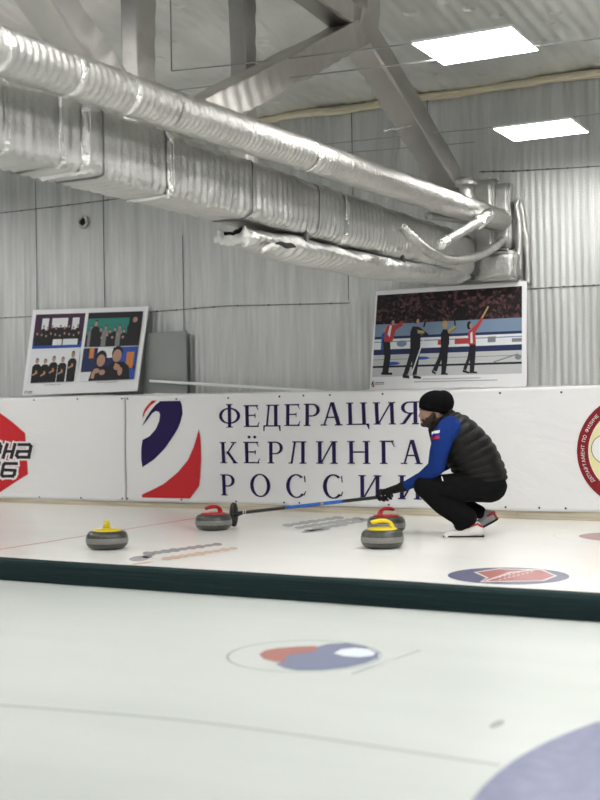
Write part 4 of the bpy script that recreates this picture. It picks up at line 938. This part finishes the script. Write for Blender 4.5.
root, uv = photo_board([(376, 291), (526.5, 281), (526.5, 386.5), (369.5, 389.5)], WB+.06, .10, 'large white board with a photograph of four players on ice, behind the crouching person')
pc_ = Pic(uv); fu = lambda cx, cy: None
def cu(x, y):   # crop measured 600x433 over the board -> board fraction
    X = 360+x/3.3333; Y = 270+y/3.3333
    v = 0; 
    for _ in range(4):
        l = 376+(369.5-376)*v; r = 526.5; u = (X-l)/(r-l); t = 291+(281-291)*u; bt = 389.5+(386.5-389.5)*u; v = (Y-t)/(bt-t)
    return u, v
u0, u1 = .012, .972
vt, vb = .045, .875
pc_.rect(u0, vt, u1, vb, kc)
pc_.rect(u0, .345, u1, .48, kb); pc_.rect(u0, .47, u1, .497, kd); pc_.rect(u0, .497, u1, .60, kw); pc_.rect(u0, .60, u1, .655, kd); pc_.rect(u0, .655, u1, vb, ki)
pc_.rect(u0, .52, u1, .53, kb); pc_.rect(.55, .52, .64, .575, kr); pc_.rect(.76, .515, .81, .57, kg); pc_.rect(.91, .54, u1, .575, kg); pc_.oval(.20, .548, .035, .032, kb); pc_.rect(.44, .53, .49, .575, kr)
pc_.rect(u0, .765, u1, .785, kk); pc_.rect(u0, .70, u1, .706, kg); pc_.line(.80, .76, .95, .69, .012, kg); pc_.oval(.14, .745, .055, .018, kB); pc_.oval(.33, .70, .06, .016, kB); pc_.oval(.95, .72, .02, .025, kg)
pc_.p([(.06, .60), (.06, .45), (.08, .42), (.10, .43), (.105, .60)], kj); pc_.oval(.083, .40, .012, .02, ks)
def poly_c(l, k): pc_.p([cu(*q) for q in l], k)
# first player, red top, arm up
poly_c([(78, 232), (104, 232), (106, 290), (98, 345), (76, 345), (84, 290)], kk); poly_c([(72, 342), (112, 342), (112, 350), (74, 350)], kk)
poly_c([(82, 240), (88, 200), (98, 182), (125, 184), (146, 168), (148, 186), (124, 200), (112, 240)], kr); poly_c([(95, 215), (103, 185), (110, 185), (103, 225)], kw); pc_.oval(*cu(110, 172), .014, .032, kk); pc_.oval(*cu(114, 176), .010, .024, ks); pc_.line(*cu(143, 168), *cu(126, 142), .016, kk)
# second player, dark, broom
poly_c([(176, 262), (208, 260), (204, 300), (196, 350), (182, 350), (180, 305), (166, 350), (150, 348), (166, 300)], kk); poly_c([(148, 347), (170, 352), (172, 362), (148, 360)], kk); poly_c([(184, 350), (212, 356), (210, 363), (184, 362)], kk)
poly_c([(174, 266), (174, 208), (182, 188), (204, 190), (224, 205), (236, 214), (232, 222), (210, 214), (208, 264)], kk); pc_.oval(*cu(196, 168), .015, .036, kk); pc_.oval(*cu(200, 172), .010, .026, ks); poly_c([(198, 200), (222, 204), (222, 212), (200, 212)], ky); pc_.line(*cu(222, 226), *cu(180, 345), .014, kw); pc_.line(*cu(220, 190), *cu(226, 172), .02, kk)
# third player, dark, blond
poly_c([(280, 248), (304, 246), (300, 300), (294, 345), (280, 345), (280, 300), (264, 340), (250, 334), (270, 290)], kk); poly_c([(248, 333), (262, 343), (260, 349), (248, 342)], kk); poly_c([(280, 343), (302, 345), (302, 350), (278, 349)], kk)
poly_c([(278, 252), (278, 212), (286, 198), (302, 200), (326, 186), (330, 194), (306, 212), (306, 250)], kk); poly_c([(300, 202), (324, 186), (330, 192), (304, 212)], ky); pc_.oval(*cu(292, 183), .016, .04, ky); pc_.line(*cu(326, 186), *cu(322, 156), .016, kk)
# fourth player, red top, arm up
poly_c([(374, 248), (394, 246), (392, 295), (388, 338), (374, 338), (374, 300), (362, 336), (352, 330), (366, 295)], kk); poly_c([(352, 332), (372, 340), (372, 346), (350, 340)], kk); poly_c([(374, 336), (398, 340), (398, 345), (372, 344)], kk)
poly_c([(370, 250), (368, 208), (380, 196), (396, 180), (412, 158), (418, 164), (404, 190), (392, 208), (394, 248)], kr); poly_c([(376, 244), (376, 212), (382, 205), (384, 244)], kw); pc_.oval(*cu(372, 185), .015, .04, kk); pc_.oval(*cu(377, 186), .008, .026, ks); pc_.line(*cu(414, 160), *cu(434, 122), .018, ky)
for i in range(34): pc_.rect(.35+i*.011, .905, .357+i*.011, .913, kg)
for i in range(48): pc_.rect(.30+i*.011, .930, .308+i*.011, .938, kg)
pc_.p([(.012, .955), (.022, .915), (.03, .92), (.02, .96)], kd); pc_.p([(.018, .975), (.034, .935), (.032, .98)], kr); pc_.rect(.042, .93, .10, .938, kg); pc_.rect(.042, .947, .10, .953, kg)
pc_.done('printed_picture', root)
# dark panel and white pole behind the small board
p, q = atY(146, 388, WF-.06), atY(187, 331, WF-.06); b = bmesh.new(); box(b, (p.x, WF-.075, 1.10), (q.x, WF-.05, q.z), .003)
M_panel = mat('dull_panel', (.27, .285, .275), .6, .4)
tag(obj('leaning_panel', b, M_panel), 'dull grey panel standing on the ledge behind the team photo board', 'panel')
b = bmesh.new(); sweep(b, lerp_path(atY(150, 381, WB+.14), atY(326, 391.5, WB+.05), 10), .014, 12)
tag(obj('white_pole', b, M_white, smooth=True), 'thin white pole lying aslant on the ledge between the two photo boards', 'pole')

# ------------------------------------------------------------------ light and exposure
w = bpy.data.worlds.new('hall_light'); sc.world = w; w.use_nodes = True
bg = w.node_tree.nodes['Background']; bg.inputs['Color'].default_value = (.97, .985, 1, 1); bg.inputs['Strength'].default_value = .22
sc.view_settings.view_transform = 'Standard'; sc.view_settings.look = 'None'; sc.view_settings.gamma = 1; sc.view_settings.use_curve_mapping = False
sc.view_settings.exposure = 0.0
